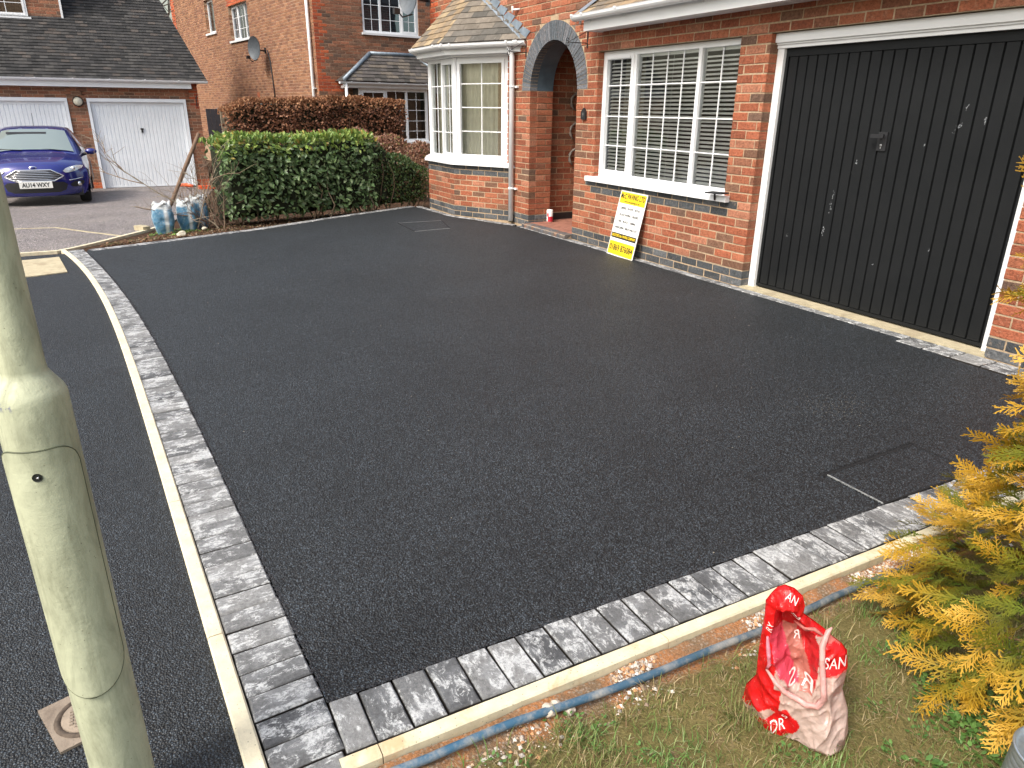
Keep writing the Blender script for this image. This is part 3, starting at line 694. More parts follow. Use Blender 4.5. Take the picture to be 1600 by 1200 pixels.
# bay windows
def lerp(a, b, t): return a+(b-a)*t
frame_in = .045
BW = []
for i in range(3):
    a, b = BF[i], BF[i+1]; t = (b-a).normalized(); nn = V3((t.y, -t.x, 0)); L = (b-a).length
    O = a - nn*frame_in + t*(.02 if i != 0 else .10) + Z_*.80; W = L-.04-(.08 if i in (0, 2) else 0)
    lights = [(1, 1, True)] if i != 1 else [(1, 1, False), (1, 1, True)]
    wn_ = window(house, 'bay_window', O, t, nn, W, 1.375, lights, [.40, .72, 1.03] if i != 1 else [.37, .70, 1.01], .05, .07, .12, 'room', bar=.013, lining=False)
    curtain(house, O, t, -nn, .0, W, .02, 1.33, M['net'], .016, .075 if i != 1 else .12, i).location = nn*-.14
    # corner post
    for e0, e1 in ((W, W+.045), (-.045, 0)):
        mb = MB(); mb.obox(O, t, nn, Z_, (e0, e1), (-.07, .004-.001*(e0 < 0)), (-.02, 1.375)); mb.build('corner_post', M['upvc'], house)
mb = MB()
def offs(d):
    out = []
    for i in range(4):
        p = BF[i]
        ns = []
        if i > 0: t = (BF[i]-BF[i-1]).normalized(); ns.append(V3((t.y, -t.x, 0)))
        if i < 3: t = (BF[i+1]-BF[i]).normalized(); ns.append(V3((t.y, -t.x, 0)))
        m = ns[0] if len(ns) == 1 else (ns[0]+ns[1]).normalized(); k = 1/m.dot(ns[0])
        if len(ns) == 1:   # run along the wall plane
            t = (BF[1]-BF[0]).normalized() if i == 0 else (BF[3]-BF[2]).normalized()
            n_ = ns[0]; q_ = p+n_*d; s_ = -q_.y/t.y; q_ = q_+t*s_; out.append(q_)
        else: out.append(p+m*k*d)
    return out
def ring(mb, d0, d1, z0, z1, dz=0):
    A = offs(d0); B = offs(d1)
    for i in range(3):
        vs = [A[i]+Z_*z0, A[i+1]+Z_*z0, B[i+1]+Z_*(z0+dz), B[i]+Z_*(z0+dz), A[i]+Z_*z1, A[i+1]+Z_*z1, B[i+1]+Z_*(z1+dz), B[i]+Z_*(z1+dz)]
        mb.add(vs, [(0,3,2,1),(4,5,6,7),(3,7,6,2),(0,1,5,4),(1,2,6,5),(0,4,7,3)])
ring(mb, -.09, .06, .737, .775); ring(mb, -.09, .045, .775, .798, 0); mb.build('bay_sill', M['upvc'], house)
mb = MB(); ring(mb, -.10, .03, 2.172, 2.20); ring(mb, -.12, .105, 2.20, 2.215); ring(mb, .105, .125, 2.195, 2.285); mb.build('bay_fascia', M['upvc'], house)
# gutter: half round profile swept along the eave
def gutter(pts, parent, rad=.05, name='gutter', brackets=()):
    mb = MB(); vs = []; n = 9
    P = [V3(p) for p in pts]; prof = []
    for k in range(n): a = math.pi+math.pi*k/(n-1); prof.append((rad*math.cos(a), rad*math.sin(a)*.95))
    prof = [(-rad, .008)]+prof+[(rad+.004, .008), (rad-.004, .006)]+[((rad-.005)*math.cos(-a_), (rad-.005)*math.sin(-a_)*.9) for a_ in (.0, .5, 1.57, 2.6, 3.14)]
    m = len(prof)
    for i, p in enumerate(P):
        t0 = (P[i]-P[i-1]).normalized() if i > 0 else (P[1]-P[0]).normalized(); t1 = (P[i+1]-P[i]).normalized() if i < len(P)-1 else t0
        n0 = V3((t0.y, -t0.x, 0)); n1 = V3((t1.y, -t1.x, 0)); mm = (n0+n1).normalized(); kk = 1/mm.dot(n0)
        for (a, z) in prof: vs.append(p+mm*kk*a+Z_*z)
    fs = [(i*m+k, i*m+(k+1) % m, (i+1)*m+(k+1) % m, (i+1)*m+k) for i in range(len(P)-1) for k in range(m)]
    fs += [tuple(range(m))[::-1], tuple((len(P)-1)*m+k for k in range(m))]; mb.add(vs, fs)
    g = mb.build(name, M['upvc'], parent)
    for (i, s, w) in brackets:      # clips and unions round the gutter
        a, b = P[i], P[i+1]; t = (b-a).normalized(); nn = V3((t.y, -t.x, 0)); c = a+(b-a)*s; mbk = MB(); vs = []
        R_ = rad+.007
        for u in (-w/2, w/2):
            for k in range(10):
                an = math.pi*.98+math.pi*1.04*k/9; vs.append(c+t*u+nn*R_*math.cos(an)+Z_*(R_*math.sin(an)+.006))
        mbk.add(vs, [(k, k+1, 10+k+1, 10+k) for k in range(9)]); 
        mbk.obox(c, t, nn, Z_, (-w/2, w/2), (-R_-.002, -rad+.004), (-.07, .014)); mbk.obox(c, t, nn, Z_, (-w/2, w/2), (rad-.006, R_+.002), (-.004, .014))
        mbk.build('gutter_clip', M['upvc'], g)
    return g
GP = [p+Z_*2.315 for p in offs(.19)]
GP[0] = GP[0]+V3((-.12, .08, 0))*0; 
gutter([GP[0]-(GP[1]-GP[0]).normalized()*.02, GP[1], GP[2], GP[3]], house, .055, brackets=[(0, .4, .03), (1, .12, .03), (1, .86, .035), (2, .04, .035), (2, .14, .03), (2, .80, .03), (2, .90, .06)])
# bay roof: individual tiles over a boarding
EO = [p+Z_*2.335 for p in offs(.20)]; TOPZ = 3.06
RT = [V3((-6.30, -.0, TOPZ)), V3((-5.55, -.0, TOPZ))]
mb = MB(); mb.add([EO[0], EO[1], EO[2], EO[3], RT[0], RT[1]], [(1, 2, 5, 4), (0, 1, 4), (2, 3, 5)]); bro = mb.build('bay_roof', M['dark'], house)
def tiles(parent, A, B, C, D, rows, tw, pal, mat, single=True, lap=.012, name='tile', jit=.002):
    """tiles on the plane A-B (eave) to D-C (top)"""
    nn = (B-A).cross(D-A).normalized()
    if nn.z < 0: nn = -nn
    t = (B-A).normalized(); MBs = MB(); cnt = 0
    for j in range(rows):
        s0, s1 = j/rows, min(1.0, (j+1.12)/rows)
        L0, R0 = lerp(A, D, s0), lerp(B, C, s0); L1, R1 = lerp(A, D, s1), lerp(B, C, s1)
        upv = ((D-A)-(t*((D-A).dot(t)))); 
        w0 = (R0-L0).length
        if w0 < .02: continue
        l1 = (L1-L0).dot(t); r1 = w0+(R1-R0).dot(t); hv = (L1-L0)-t*l1
        off = (tw/2 if j % 2 else 0); k = math.floor(-off/tw)
        u = off+k*tw - (tw if off > 0 else 0)
        while u < w0:
            a, b = max(u, 0)+.0015, min(u+tw, w0)-.0015; u += tw
            if b-a < .012: continue
            aa = max(a, l1) if a < l1 else a; ba = min(b, r1)
            if aa > b: aa = b-.002
            if ba < a: ba = a+.002
            if ba <= aa: ba = aa+.003
            lift = lap+rnd.uniform(0, jit); lf2 = .003
            P = [L0+t*a+nn*lift, L0+t*b+nn*(lift+rnd.uniform(0, jit)), L0+hv+t*ba+nn*lf2, L0+hv+t*aa+nn*lf2]
            Q = [p-nn*lap*.9 for p in P[:2]]
            m = MB() if single else MBs
            m.add(P+Q, [(0, 1, 2, 3), (4, 5, 1, 0), (0, 3, 4), (1, 5, 2)], pick(pal))
            if single: m.build(name, mat, parent)
            cnt += 1
    if not single and MBs.v: MBs.build(name, mat, parent, 'stuff')
    return cnt
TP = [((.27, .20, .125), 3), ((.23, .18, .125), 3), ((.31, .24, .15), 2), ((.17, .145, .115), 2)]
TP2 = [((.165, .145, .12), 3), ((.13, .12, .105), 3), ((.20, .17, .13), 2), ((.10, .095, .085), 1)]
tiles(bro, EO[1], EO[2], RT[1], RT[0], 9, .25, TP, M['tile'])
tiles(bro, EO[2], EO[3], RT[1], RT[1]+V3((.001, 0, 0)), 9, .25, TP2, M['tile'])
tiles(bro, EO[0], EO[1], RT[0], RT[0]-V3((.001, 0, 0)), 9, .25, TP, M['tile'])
# stepped lead flashing against the wall
mb = MB(); nst = 7
for i in range(nst):
    s0, s1 = i/nst, (i+1)/nst; p0, p1 = lerp(EO[3], RT[1], s0), lerp(EO[3], RT[1], s1)
    mb.add([(p0.x-.05, -.012, p0.z), (p1.x-.05, -.012, p1.z), (p1.x+.11, -.012, p1.z+.05), (p0.x+.10, -.012, p0.z+.085)], [(3, 2, 1, 0)])
    mb.add([(p0.x-.05, -.012, p0.z+.012), (p1.x-.05, -.012, p1.z+.012), (p1.x-.075, -.06, p1.z+.012), (p0.x-.075, -.06, p0.z+.0)], [(0, 1, 2, 3)])
mb.build('lead_flashing', M['lead'], house)
# downpipe
mb = MB(); dx = -4.40
mb.tube([(dx, -.115, 2.27), (dx, -.09, 2.21), (dx, -.062, 2.15), (dx, -.062, .03)], .034, 12); dp = mb.build('downpipe', M['upvc'], house)
for z in (1.78, .47):
    mb = MB(); mb.box((dx-.042, -.03, z-.012), (dx+.085, 0, z+.012)); mb.tube([(dx, -.062, z-.014), (dx, -.062, z+.014)], .038, 12); mb.build('pipe_clip', M['upvc'], dp)
mb = MB(); mb.add([(dx-.11, -.02, .0), (dx-.02, -.1, .0), (dx-.02, -.02, .0), (dx-.03, -.02, .13), (dx-.02, -.05, .13)], [(0,1,4,3),(1,2,4),(0,3,2),(0,2,1),(2,3,4)]); mb.build('mortar_fillet', M['conc'], dp)
# canopy over window and garage
CY = -.25
mb = MB(); mb.box((-2.42, CY, 2.285), (5.2, CY+.018, 2.425)); mb.box((-2.42, CY+.02, 2.285), (-2.40, -.002, 2.425)); mb.build('fascia', M['upvc'], house)
mb = MB(); mb.box((-2.40, CY+.02, 2.292), (5.2, -.002, 2.30)); mb.build('soffit_board', M['upvc'], house)
gutter([(-2.52, CY-.058, 2.432), (5.2, CY-.058, 2.432)], house, .055, brackets=[(0, .004, .03), (0, .028, .03), (0, .105, .035), (0, .25, .03)])
mb = MB(); A_, B_, C_, D_ = V3((-2.50, CY-.06, 2.44)), V3((5.2, CY-.06, 2.44)), V3((5.2, -.01, 2.62)), V3((-2.50, -.01, 2.62)); mb.add([A_, B_, C_, D_], [(0, 1, 2, 3)]); mb.build('canopy_boarding', M['dark'], house)
cr = MB(); cr.add([A_, B_, C_, D_], [(0,1,2,3)]); cro = cr.build('canopy_roof', M['dark'], house)
tiles(cro, A_, B_, C_, D_, 3, .25, TP, M['tile'], single=False)
mb = MB(); mb.add([(-2.56, CY-.05, 2.45), (-2.40, CY-.05, 2.46), (-2.38, -.012, 2.66), (-2.56, -.012, 2.64)], [(0,1,2,3)]); mb.box((-2.6, -.013, 2.5), (5.0, -.011, 2.72)); mb.build('lead_flashing', M['lead'], house)

# ------------------------------------------------------------------ black garage door
mb = MB()
mb.box((.004, .085, .0), (.072, .17, 1.988)); mb.box((GW-.072, .085, .0), (GW-.004, .17, 1.988)); mb.box((-.0+.004, .045, 2.03), (GW-.004, .17, 2.097)); mb.box((.004, .075, 1.988), (GW-.004, .17, 2.03)); mb.box((.004, .062, 2.015), (GW-.004, .075, 2.03))
mb.build('garage_frame', M['upvc'], house)
k = NM('black_grained_door'); p = k.geo(); mp = k.N('Mapping'); mp.inputs['Scale'].default_value = (1, 1, .14); k.L(p, mp.inputs[0]); n1 = k.noise(mp.outputs[0], 160, 6, .7, 1.2)
dst = k.ramp(k.noise(p, 3.5, 6, .7), [(.4, 0), (.8, .12)])
k.set(k.mix(k.math('MULTIPLY', dst, .35), (.0062, .0072, .0082), (.08, .08, .08)), k.ramp(k.noise(p, 4, 4), [(.3, .5), (.7, .7)]), 0, .28); k.bump(n1, .6, .0025); M['door'] = k.m
mb = MB(); mb.box((.074, .130, .03), (GW-.074, .15, 1.985)); mb.box((.074, .112, 1.925), (GW-.074, .130, 1.985)); mb.box((.074, .112, .03), (GW-.074, .130, .055)); mb.box((.074, .112, .055), (.10, .130, 1.925)); mb.box((GW-.10, .112, .055), (GW-.074, .130, 1.925))
gd = mb.build('garage_door', M['door'], house)
pm = MB(); pw_ = .0945; L = 1.868; w = pw_-.007
pm.add([(0, .018, 0), (w, .018, 0), (w, .018, L), (0, .018, L), (.004, .0, .004), (w-.004, .0, .004), (w-.004, .0, L-.004), (.004, .0, L-.004)], [(0,1,5,4),(1,2,6,5),(2,3,7,6),(3,0,4,7),(4,5,6,7)])
pmm = pm.mesh('door_panel', M['door'])
x = .116
while x+w < GW-.10:
    o = inst('door_panel', pmm, gd); o.location = (x, .111, .056); x += pw_
mb = MB(); mb.box((1.055, .1, 1.245), (1.13, .112, 1.375)); mb.build('lock_plate', M['black_paint'], gd)
mb = MB(); mb.tube([(1.09, .1, 1.345), (1.09, .06, 1.345)], .013, 10); mb.box((1.03, .045, 1.334), (1.135, .062, 1.36)); mb.build('handle', M['black_paint'], gd)
M['steel'] = simple('bright_steel', (.7, .7, .7), .3, .8, .1, 20, 0)
mb = MB(); mb.tube([(1.09, .1, 1.283), (1.09, .0975, 1.283)], .009, 10); mb.box((1.087, .0975, 1.26), (1.093, .1, 1.283)); mb.build('keyhole', M['steel'], gd)
q = random.Random(8); mb = MB()
def scuff(cx, cz, L, ang, n):
    for i in range(n):
        t = q.gauss(0, .4)*L; w_ = q.gauss(0, .006); x_ = cx+t*math.cos(ang)-w_*math.sin(ang); z_ = cz+t*math.sin(ang)+w_*math.cos(ang); s = q.uniform(.002, .008)
        xr = (x_-.116) % pw_
        if xr > w-.006: continue
        a = ang+q.gauss(0, .3); ca, sa = math.cos(a)*s, math.sin(a)*s
        mb.add([(x_-ca, .1102, z_-sa), (x_+sa*.35, .1102, z_-ca*.35), (x_+ca, .1102, z_+sa), (x_-sa*.35, .1102, z_+ca*.35)], [(0,1,2,3)], (.36, .38, .40))
scuff(1.63, 1.42, .05, .9, 26); scuff(1.66, 1.54, .02, 1.0, 6); scuff(1.80, 1.47, .04, 1.4, 18); scuff(1.42, 1.3, .015, 2, 5); scuff(.70, .6, .04, 1.5, 14); scuff(.74, .85, .14, 1.45, 16); scuff(1.2, .42, .015, 1, 5); scuff(1.62, .6, .02, .5, 5); scuff(.35, .52, .02, .8, 5); scuff(.9, 1.15, .1, 1.3, 6)
mb.build('scuff_marks', M['col'], gd, 'stuff')
mb = MB(); mb.box((-.01, -.006, -.05), (GW+.01, .2, .016)); mb.build('threshold', M['conc'], house)
mb = MB(); mb.box((.0, .2, 0), (GW, .25, 2.1)); mb.build('garage_back', M['dark'], house)
# small fittings on the wall
t = thing('number_plaque', (-2.70, -.01, 1.46), 'small black cast plaque on the brick pier right of the arch', 'plaque')
mb = MB(); P = [(-.045, -.06), (.045, -.06), (.045, .02), (.0, .065), (-.045, .02)]
mb.add([(a, 0.006, b) for a, b in P]+[(a, -.02, b) for a, b in P], [(5,6,7,8,9)]+[(i, (i+1) % 5, 5+(i+1) % 5, 5+i) for i in range(5)]); mb.build('plate', M['black_paint'], t)
o = inst('numeral', text_mesh('9', .06, simple('grey_numeral', (.25, .25, .24), .5, .3), align='CENTER'), t); o.rotation_euler = (R(90), 0, 0); o.location = (0, -.022, -.01)
def hook(name, x, z, label, drop_, reach):
    t = thing(name, (x, 0, z), label, 'bracket', 'wrought iron hanging basket brackets beside the arch')
    mb = MB(); mb.box((-.008, -.012, -drop_), (.008, -.002, .0)); mb.build('back_plate', M['black_paint'], t)
    if reach:
        mb = MB(); mb.tube([(0, -.01, -drop_*.72), (-reach*.0, -reach, -drop_*.72)], .005, 6); mb.build('arm', M['black_paint'], t)
        mb = MB(); mb.tube([(0, -.01, 0.0), (0, -reach*.97, -drop_*.70)], .004, 6); mb.build('stay', M['black_paint'], t)
        mb = MB(); mb.tube([(0, -reach+.02*math.sin(a), -drop_*.72-.02+.02*math.cos(a)) for a in [k*.6 for k in range(11)]], .004, 6, cap=False); mb.tube([(0, -reach+.016*math.sin(a), -drop_*.72+.028+.016*math.cos(a)) for a in [k*.6 for k in range(11)]], .004, 6, cap=False); mb.build('scroll', M['black_paint'], t)
hook('hanging_basket_bracket', -2.70, 2.32, 'black iron hanging bracket right of the arch, its arm reaching over the arch bricks', .17, .27)
hook('hanging_basket_bracket', -4.12, 2.32, 'plain black iron bracket strap on the brick left of the arch', .19, .26)
mb = MB(); mb.tube([(-4.40, -.06, 2.735), (-4.40, -.06, 2.655)], .012, 8); mb.tube([(-4.40, -.06, 2.695), (-4.31, 0, 2.695)], .011, 8); o = mb.build('overflow_pipe', M['upvc']); tag(o, 'small white T-shaped overflow pipe on the brick above the arch', 'pipe')
# three ring ornaments on the porch side wall
mg = simple('aged_terracotta_grey', (.22, .19, .165), .9, 0, .35, 18, .4)
for z, lb in ((1.60, 'topmost'), (1.225, 'middle'), (.885, 'lowest')):
    t = thing('wall_ring', (-4.10, .80, z), lb+' of three grey horseshoe rings hung on the porch side wall', 'ornament', 'grey rings on the porch side wall')
    mb = MB(); pts = [(.012, -.02+.095*math.cos(a)*1.0, .0+.105*math.sin(a)) for a in [R(-60)+R(300)*k/18 for k in range(19)]]
    mb.tube(pts, [.016+.006*math.sin(k*2.1) for k in range(19)], 8); mb.tube([(.012, .03, -.10), (.012, .05, -.15)], .013, 6); mb.build('ring', mg, t)
    mb = MB(); mb.tube([(.0, -.02, .10), (.03, -.02, .115)], .004, 6); mb.build('nail', M['black_paint'], t)
t = thing('candle_jar', (-3.93, .30, .055), 'white and red cylinder standing on the porch floor inside the arch', 'jar')
mb = MB(); mb.lathe([(.0005, 0), (.042, 0), (.043, .02), (.043, .16), (.038, .165), (.0005, .165)], n=20); mb.build('body', M['white_paint'], t)
mb = MB(); mb.lathe([(.0445, .005), (.0445, .075)], n=20, a0=-1.2, a1=2.6); mb.lathe([(.0445, .075), (.0445, .12)], n=8, a0=-1.5, a1=-.9); mb.build('red_label', simple('red_print', (.5, .02, .04), .5, 0, .05, 5, 0), t)
t = thing('solar_light', (-.34, -.075, .80), 'small black solar lamp clipped to the right end of the white window sill', 'lamp')
mb = MB(); mb.add([(-.12, -.05, .0), (.09, -.05, .006), (.11, .03, .012), (-.10, .03, .006), (-.12, -.05, .012), (.09, -.05, .018), (.11, .03, .024), (-.10, .03, .018)], [(0,3,2,1),(4,5,6,7),(0,1,5,4),(1,2,6,5),(2,3,7,6),(3,0,4,7)]); mb.build('panel', M['black_paint'], t)
mb = MB(); mb.tube([(-.03, -.01, 0), (-.05, .015, -.055)], .009, 8); mb.build('stem', M['black_paint'], t)

# ================================================================== FAR GARAGES (left)
gar = thing('garage_block', (-16.5, -5, -.45), 'brick double garage with white doors and dark tiled roof, behind the blue car', 'garage')
OB = (16.5, 5, .45)
def rel(mb, o):   # move the builder's points so they sit relative to a parent at o
    mb.v = [(a-o[0], b-o[1], c-o[2]) for a, b, c in mb.v]; return mb
GO = (-16.5, -5, -.45); GZ = -.45
def gbuild(mb, name, mat, par=gar, kind=None): return rel(mb, GO).build(name, mat, par, kind)
D1 = (-5.26, -3.05); D2 = (-7.90, -5.66)
mb = MB()
for a, b, z0, z1 in ((-12, D2[0]-.0, GZ-.1, 2.3), (D2[1], D1[0], GZ-.1, 2.3), (D1[1], -2.745, GZ-.1, 2.3), (D2[0]-.1, D2[1]+.1, 1.655, 2.3), (D1[0]-.1, D1[1]+.1, 1.655, 2.3)): mb.box((-16.8, a+.003, z0), (-16.5, b-.003, z1))
mb.box((-23, -2.95, GZ-.1), (-16.8, -2.745, 2.3)); mb.box((-23, -12, GZ-.1), (-22.8, -2.95, 2.3))
gw = gbuild(mb, 'wall', M['mortar2'])
def ghole(za, zb):
    zm = (za+zb)/2
    return [(D2[0]+12, D2[1]+12), (D1[0]+12, D1[1]+12)] if zm < 1.655 else []
def gpal(u, z): return ORANGE if (u > 9.255-.19 and z > 1.4) or z < GZ+.15 else BROWN
gb = courses(V3((-16.5, -12, 0)), Y_, X_, 3.5, 9.255, GZ, 2.0, ghole, gpal, (D1[0]+12, D1[1]+12, D2[1]+12), .04)
gb += courses(V3((-16.5, -2.745, 0)), -X_, Y_, 0, 3, GZ, 2.0, pal=lambda u, z: BROWN, phase=.05)
def lay_far(br, par, o, mat='brick'):
    mb = MB()
    for b in br: brick_geo(b, mb)
    rel(mb, o).build('brickwork', M[mat], par, 'stuff')
lay_far(gb, gw, GO)
# ribbed up-and-over doors
for (a, b), nm in ((D1, 0), (D2, 1)):
    fr = MB(); fr.box((-16.60, a+.003, GZ-.01), (-16.46, a+.065, 1.60)); fr.box((-16.60, b-.065, GZ-.01), (-16.46, b-.003, 1.60)); fr.box((-16.60, a+.003, 1.575), (-16.455, b-.003, 1.653)); fo = gbuild(fr, 'garage_frame', M['upvc_old'])
    mb = MB(); vs = []; n = 24; w = (b-a-.14)/n; fs = []
    for i in range(n):
        y0 = a+.07+i*w
        for (dy, dx_) in ((0, -.015), (.012, 0), (w-.012, 0), (w-.0001, -.015)): vs += [(-16.535+dx_, y0+dy, GZ+.035), (-16.535+dx_, y0+dy, 1.50)]
    m = len(vs)//2; mb.add(vs, [(2*i, 2*i+2, 2*i+3, 2*i+1) for i in range(m-1)]); mb.box((-16.56, a+.07, 1.50), (-16.53, b-.07, 1.573)); mb.box((-16.56, a+.07, GZ), (-16.53, b-.07, GZ+.035)); do = gbuild(mb, 'garage_door', M['upvc_old'])
    mb = MB(); yc = (a+b)/2+.0; mb.box((-16.53, yc-.035, .93), (-16.50, yc+.035, .965)); mb.box((-16.53, yc-.02, .86), (-16.51, yc+.02, .93)); gbuild(mb, 'handle', M['black_paint'], do)
    mb = MB(); mb.box((-17.2, a-.1, GZ), (-17.1, b+.1, 2.0)); gbuild(mb, 'dark_interior', M['dark'], do)
mb = MB(); mb.box((-16.3, -12, 1.90), (-16.28, -2.89, 2.04)); mb.box((-16.49, -12, 1.905), (-16.3, -2.89, 1.915)); gbuild(mb, 'fascia', M['upvc'])
g = gutter([(-16.23, -12, 2.075), (-16.23, -2.50, 2.075)], gar, .055, brackets=[(0, s, .03) for s in (.45, .53, .61, .69, .77, .85, .93)])
for o in [g]+list(g.children):
    if o.parent == gar:
        o.location = (16.5, 5, .45)
# roof: eave to ridge with a slightly raked end
E0, E1 = V3((-16.2, -12, 2.07)), V3((-16.2, -2.50, 2.07)); T0, T1 = V3((-20.6, -12, 6.47)), V3((-20.6, -4.02, 6.47))
mb = MB(); mb.add([E0, E1, T1, T0], [(0,1,2,3)]); mb.add([E1, (-23.4, -2.50, 2.07), (-20.6, -4.02, 6.47)], [(0,1,2)]); ro = gbuild(mb, 'roof', M['dark'])
RP = [((.047,.046,.046), 4), ((.060,.058,.056), 3), ((.036,.036,.036), 3), ((.075,.066,.06), 1)]
class RelM:   # tiles for a parent that is not at the origin
    pass
def tiles_far(par, o, A, B, C, D, rows, tw, pal, lap=.02):
    n0 = set(par.children); tiles(par, A, B, C, D, rows, tw, pal, M['tile'], single=False, lap=lap, name='roof_tiles')
    for c in par.children:
        if c not in n0:
            for v in c.data.vertices: v.co -= V3(o)
tiles_far(ro, GO, E0, E1, T1, T0, 62, .17, RP)
# upper storey over the left garage
mb = MB(); mb.box((-20, -12, 2.9), (-17.6, -5.47, 6)); dw = gbuild(mb, 'upper_wall', M['mortar2'])
def dh(za, zb):
    zm = (za+zb)/2; return [(-8.6+12, -6.15+12)] if 3.42 < zm else []
def dpal(u, z): return ORANGE if (3.15 < z < 3.42 and u < 5.87) else BROWN
lay_far(courses(V3((-17.6, -12, 0)), Y_, X_, 4.0, 6.53, 3.15, 4.35, dh, dpal, phase=.03), dw, GO)
wv = window(gar, 'window', V3((-17.57, -8.6, 3.44)), Y_, X_, 2.44, 1.1, [(1, 1, True), (1, 1, True), (1, 1, True)], [.3, .6], .05, .07, .05, 'room', lining=True)
wv.location = (16.5, 5, .45)
mb = MB(); mb.box((-17.6, -8.7, 3.40), (-17.50, -6.10, 3.44)); gbuild(mb, 'window_sill', M['upvc'])
mb = MB(); mb.box((-17.6, -5.475, 3.32), (-17.57, -5.43, 4.4)); gbuild(mb, 'corner_trim', M['upvc'])
mb = MB(); mb.add([(-17.56, -12, 3.20), (-17.56, -5.44, 3.20), (-17.40, -5.38, 3.285-.0), (-17.40, -12, 3.285)], [(3,2,1,0)]); mb.add([(-17.585, -12, 3.20), (-17.585, -5.44, 3.20), (-17.585, -5.44, 3.36), (-17.585, -12, 3.36)], [(0,1,2,3)])
mb.add([(-17.585, -12, 3.36), (-17.585, -5.44, 3.36), (-17.28, -5.36, 3.17), (-17.28, -12, 3.17)], [(0,3,2,1)]); gbuild(mb, 'lead_flashing', M['lead'])
t = thing('bulkhead_light', (-16.47, -5.44, 1.575), 'round bulkhead lamp with pale glass on the brick pier between the white garage doors', 'lamp')
mb = MB(); mb.lathe([(.0005, .0), (.115, .0), (.115, .03), (.10, .045)], n=24); o = mb.build('rim', M['black_paint'], t); o.rotation_euler = (0, R(90), 0)
mb = MB(); mb.lathe([(.098, .03), (.09, .07), (.06, .095), (.0005, .105)], n=24); o = mb.build('diffuser', simple('opal_glass', (.62, .60, .48), .3, 0, .05, 5, 0), t); o.rotation_euler = (0, R(90), 0)
t = thing('hanging_basket_bracket', (-16.50, -2.80, 1.66), 'tiny black wall bracket at the right corner of the far white garages', 'bracket')
mb = MB(); mb.box((0, -.01, -.2), (.012, .01, .05)); mb.tube([(0, 0, .04), (.18, .0, .05), (.22, 0, .09)], .008, 6); mb.tube([(0, 0, -.15), (.16, 0, .05)], .006, 6); mb.build('iron', M['black_paint'], t)

# ================================================================== NEIGHBOUR'S HOUSE
HO = V3((-15.05, 0, 0)); a8 = R(8)
US, NS = V3((math.cos(a8), math.sin(a8), 0)), V3((math.sin(a8), -math.cos(a8), 0))
UF, NF = V3((-math.sin(a8), math.cos(a8), 0)), V3((math.cos(a8), math.sin(a8), 0))
nh = thing('neighbour_house', HO, 'brown brick detached house with orange brick corners behind the brown hedge', 'house')
def nb(mb, name, mat, par=nh, kind=None): return rel(mb, HO).build(name, mat, par, kind)
def shift(o): o.location = -HO; return o
ZT = 6.0
mb = MB()
mb.obox(HO, US, NS, Z_, (-14.4, -9.65), (-.3, 0), (-.6, ZT)); mb.obox(HO, US, NS, Z_, (-8.55, -6.93), (-.3, 0), (-.6, ZT)); mb.obox(HO, US, NS, Z_, (-5.05, 0), (-.3, 0), (-.6, ZT))
mb.obox(HO, US, NS, Z_, (-9.65, -8.55), (-.3, 0), (-.6, 3.78)); mb.obox(HO, US, NS, Z_, (-9.65, -8.55), (-.3, 0), (4.85, ZT)); mb.obox(HO, US, NS, Z_, (-6.93, -5.05), (-.3, 0), (-.6, 3.40)); mb.obox(HO, US, NS, Z_, (-6.93, -5.05), (-.3, 0), (4.43, ZT))
mb.obox(HO, UF, NF, Z_, (.0, 1.32), (-.3, -.001), (-.6, ZT)); mb.obox(HO, UF, NF, Z_, (2.95, 9), (-.3, -.001), (-.6, ZT)); mb.obox(HO, UF, NF, Z_, (1.32, 2.95), (-.3, -.001), (-.6, 3.28)); mb.obox(HO, UF, NF, Z_, (1.32, 2.95), (-.3, -.001), (4.6, ZT))
nw = nb(mb, 'wall', M['mortar2'])
def sh(za, zb):
    zm = (za+zb)/2; h = []
    if 3.78 < zm < 4.85: h.append((-9.65, -8.55))
    if 3.40 < zm < 4.43: h.append((-6.93, -5.05))
    return h
def spal(u, z):
    if u < -14.4+.5 or (4.43 < z < 4.65 and -7.0 < u < -5.0): return ORANGE
    return BROWN2
BROWN2 = [((.30,.15,.085),5), ((.26,.125,.078),4), ((.34,.175,.10),3), ((.22,.11,.07),2)]
nbk = courses(HO, US, NS, -14.4, 0, .3, 5.7, sh, spal, (-9.65, -6.93), .02)
def fh(za, zb):
    zm = (za+zb)/2; h = []
    if 3.28 < zm < 4.6: h.append((1.32, 2.95))
    if zm < 1.95: h.append((.95, 3.6))
    return h
def fpal(u, z):
    q_ = .34 if int((z+.1)/.3) % 2 else .22
    if u < q_ and z > 1.9: return ORANGE
    if 1.9 < z < 2.15 and u < .75: return ORANGE
    return BROWN
nbk += courses(HO, UF, NF, 0, 3.6, .3, 4.4, fh, fpal, (1.32,), .01)
lay_far(nbk, nw, HO)
mb = MB()   # hipped roof, above the picture
e = .3; zt = ZT; P = [HO+US*(-14.7)+NS*e, HO+US*e+NS*e, HO+US*e+UF*9.3, HO-US*14.7+UF*9.3]
P = [V3((p.x, p.y, zt)) for p in P]; r1_, r2_ = (P[0]+P[3])/2+US*4+Z_*3, (P[1]+P[2])/2-US*4+Z_*3
mb.add(P+[r1_, r2_], [(0,1,5,4),(2,3,4,5),(3,0,4),(1,2,5),(0,3,2,1)], (.09,.085,.08)); nb(mb, 'roof', M['tile'])
w1 = shift(window(nh, 'window', HO+US*-6.93-NS*.1+Z_*3.43, US, NS, 1.88, 1.0, [(1, 1, True), (1.1, 1, False), (.9, 1, False)], [.33, .66], .05, .07, .5, 'dark'))
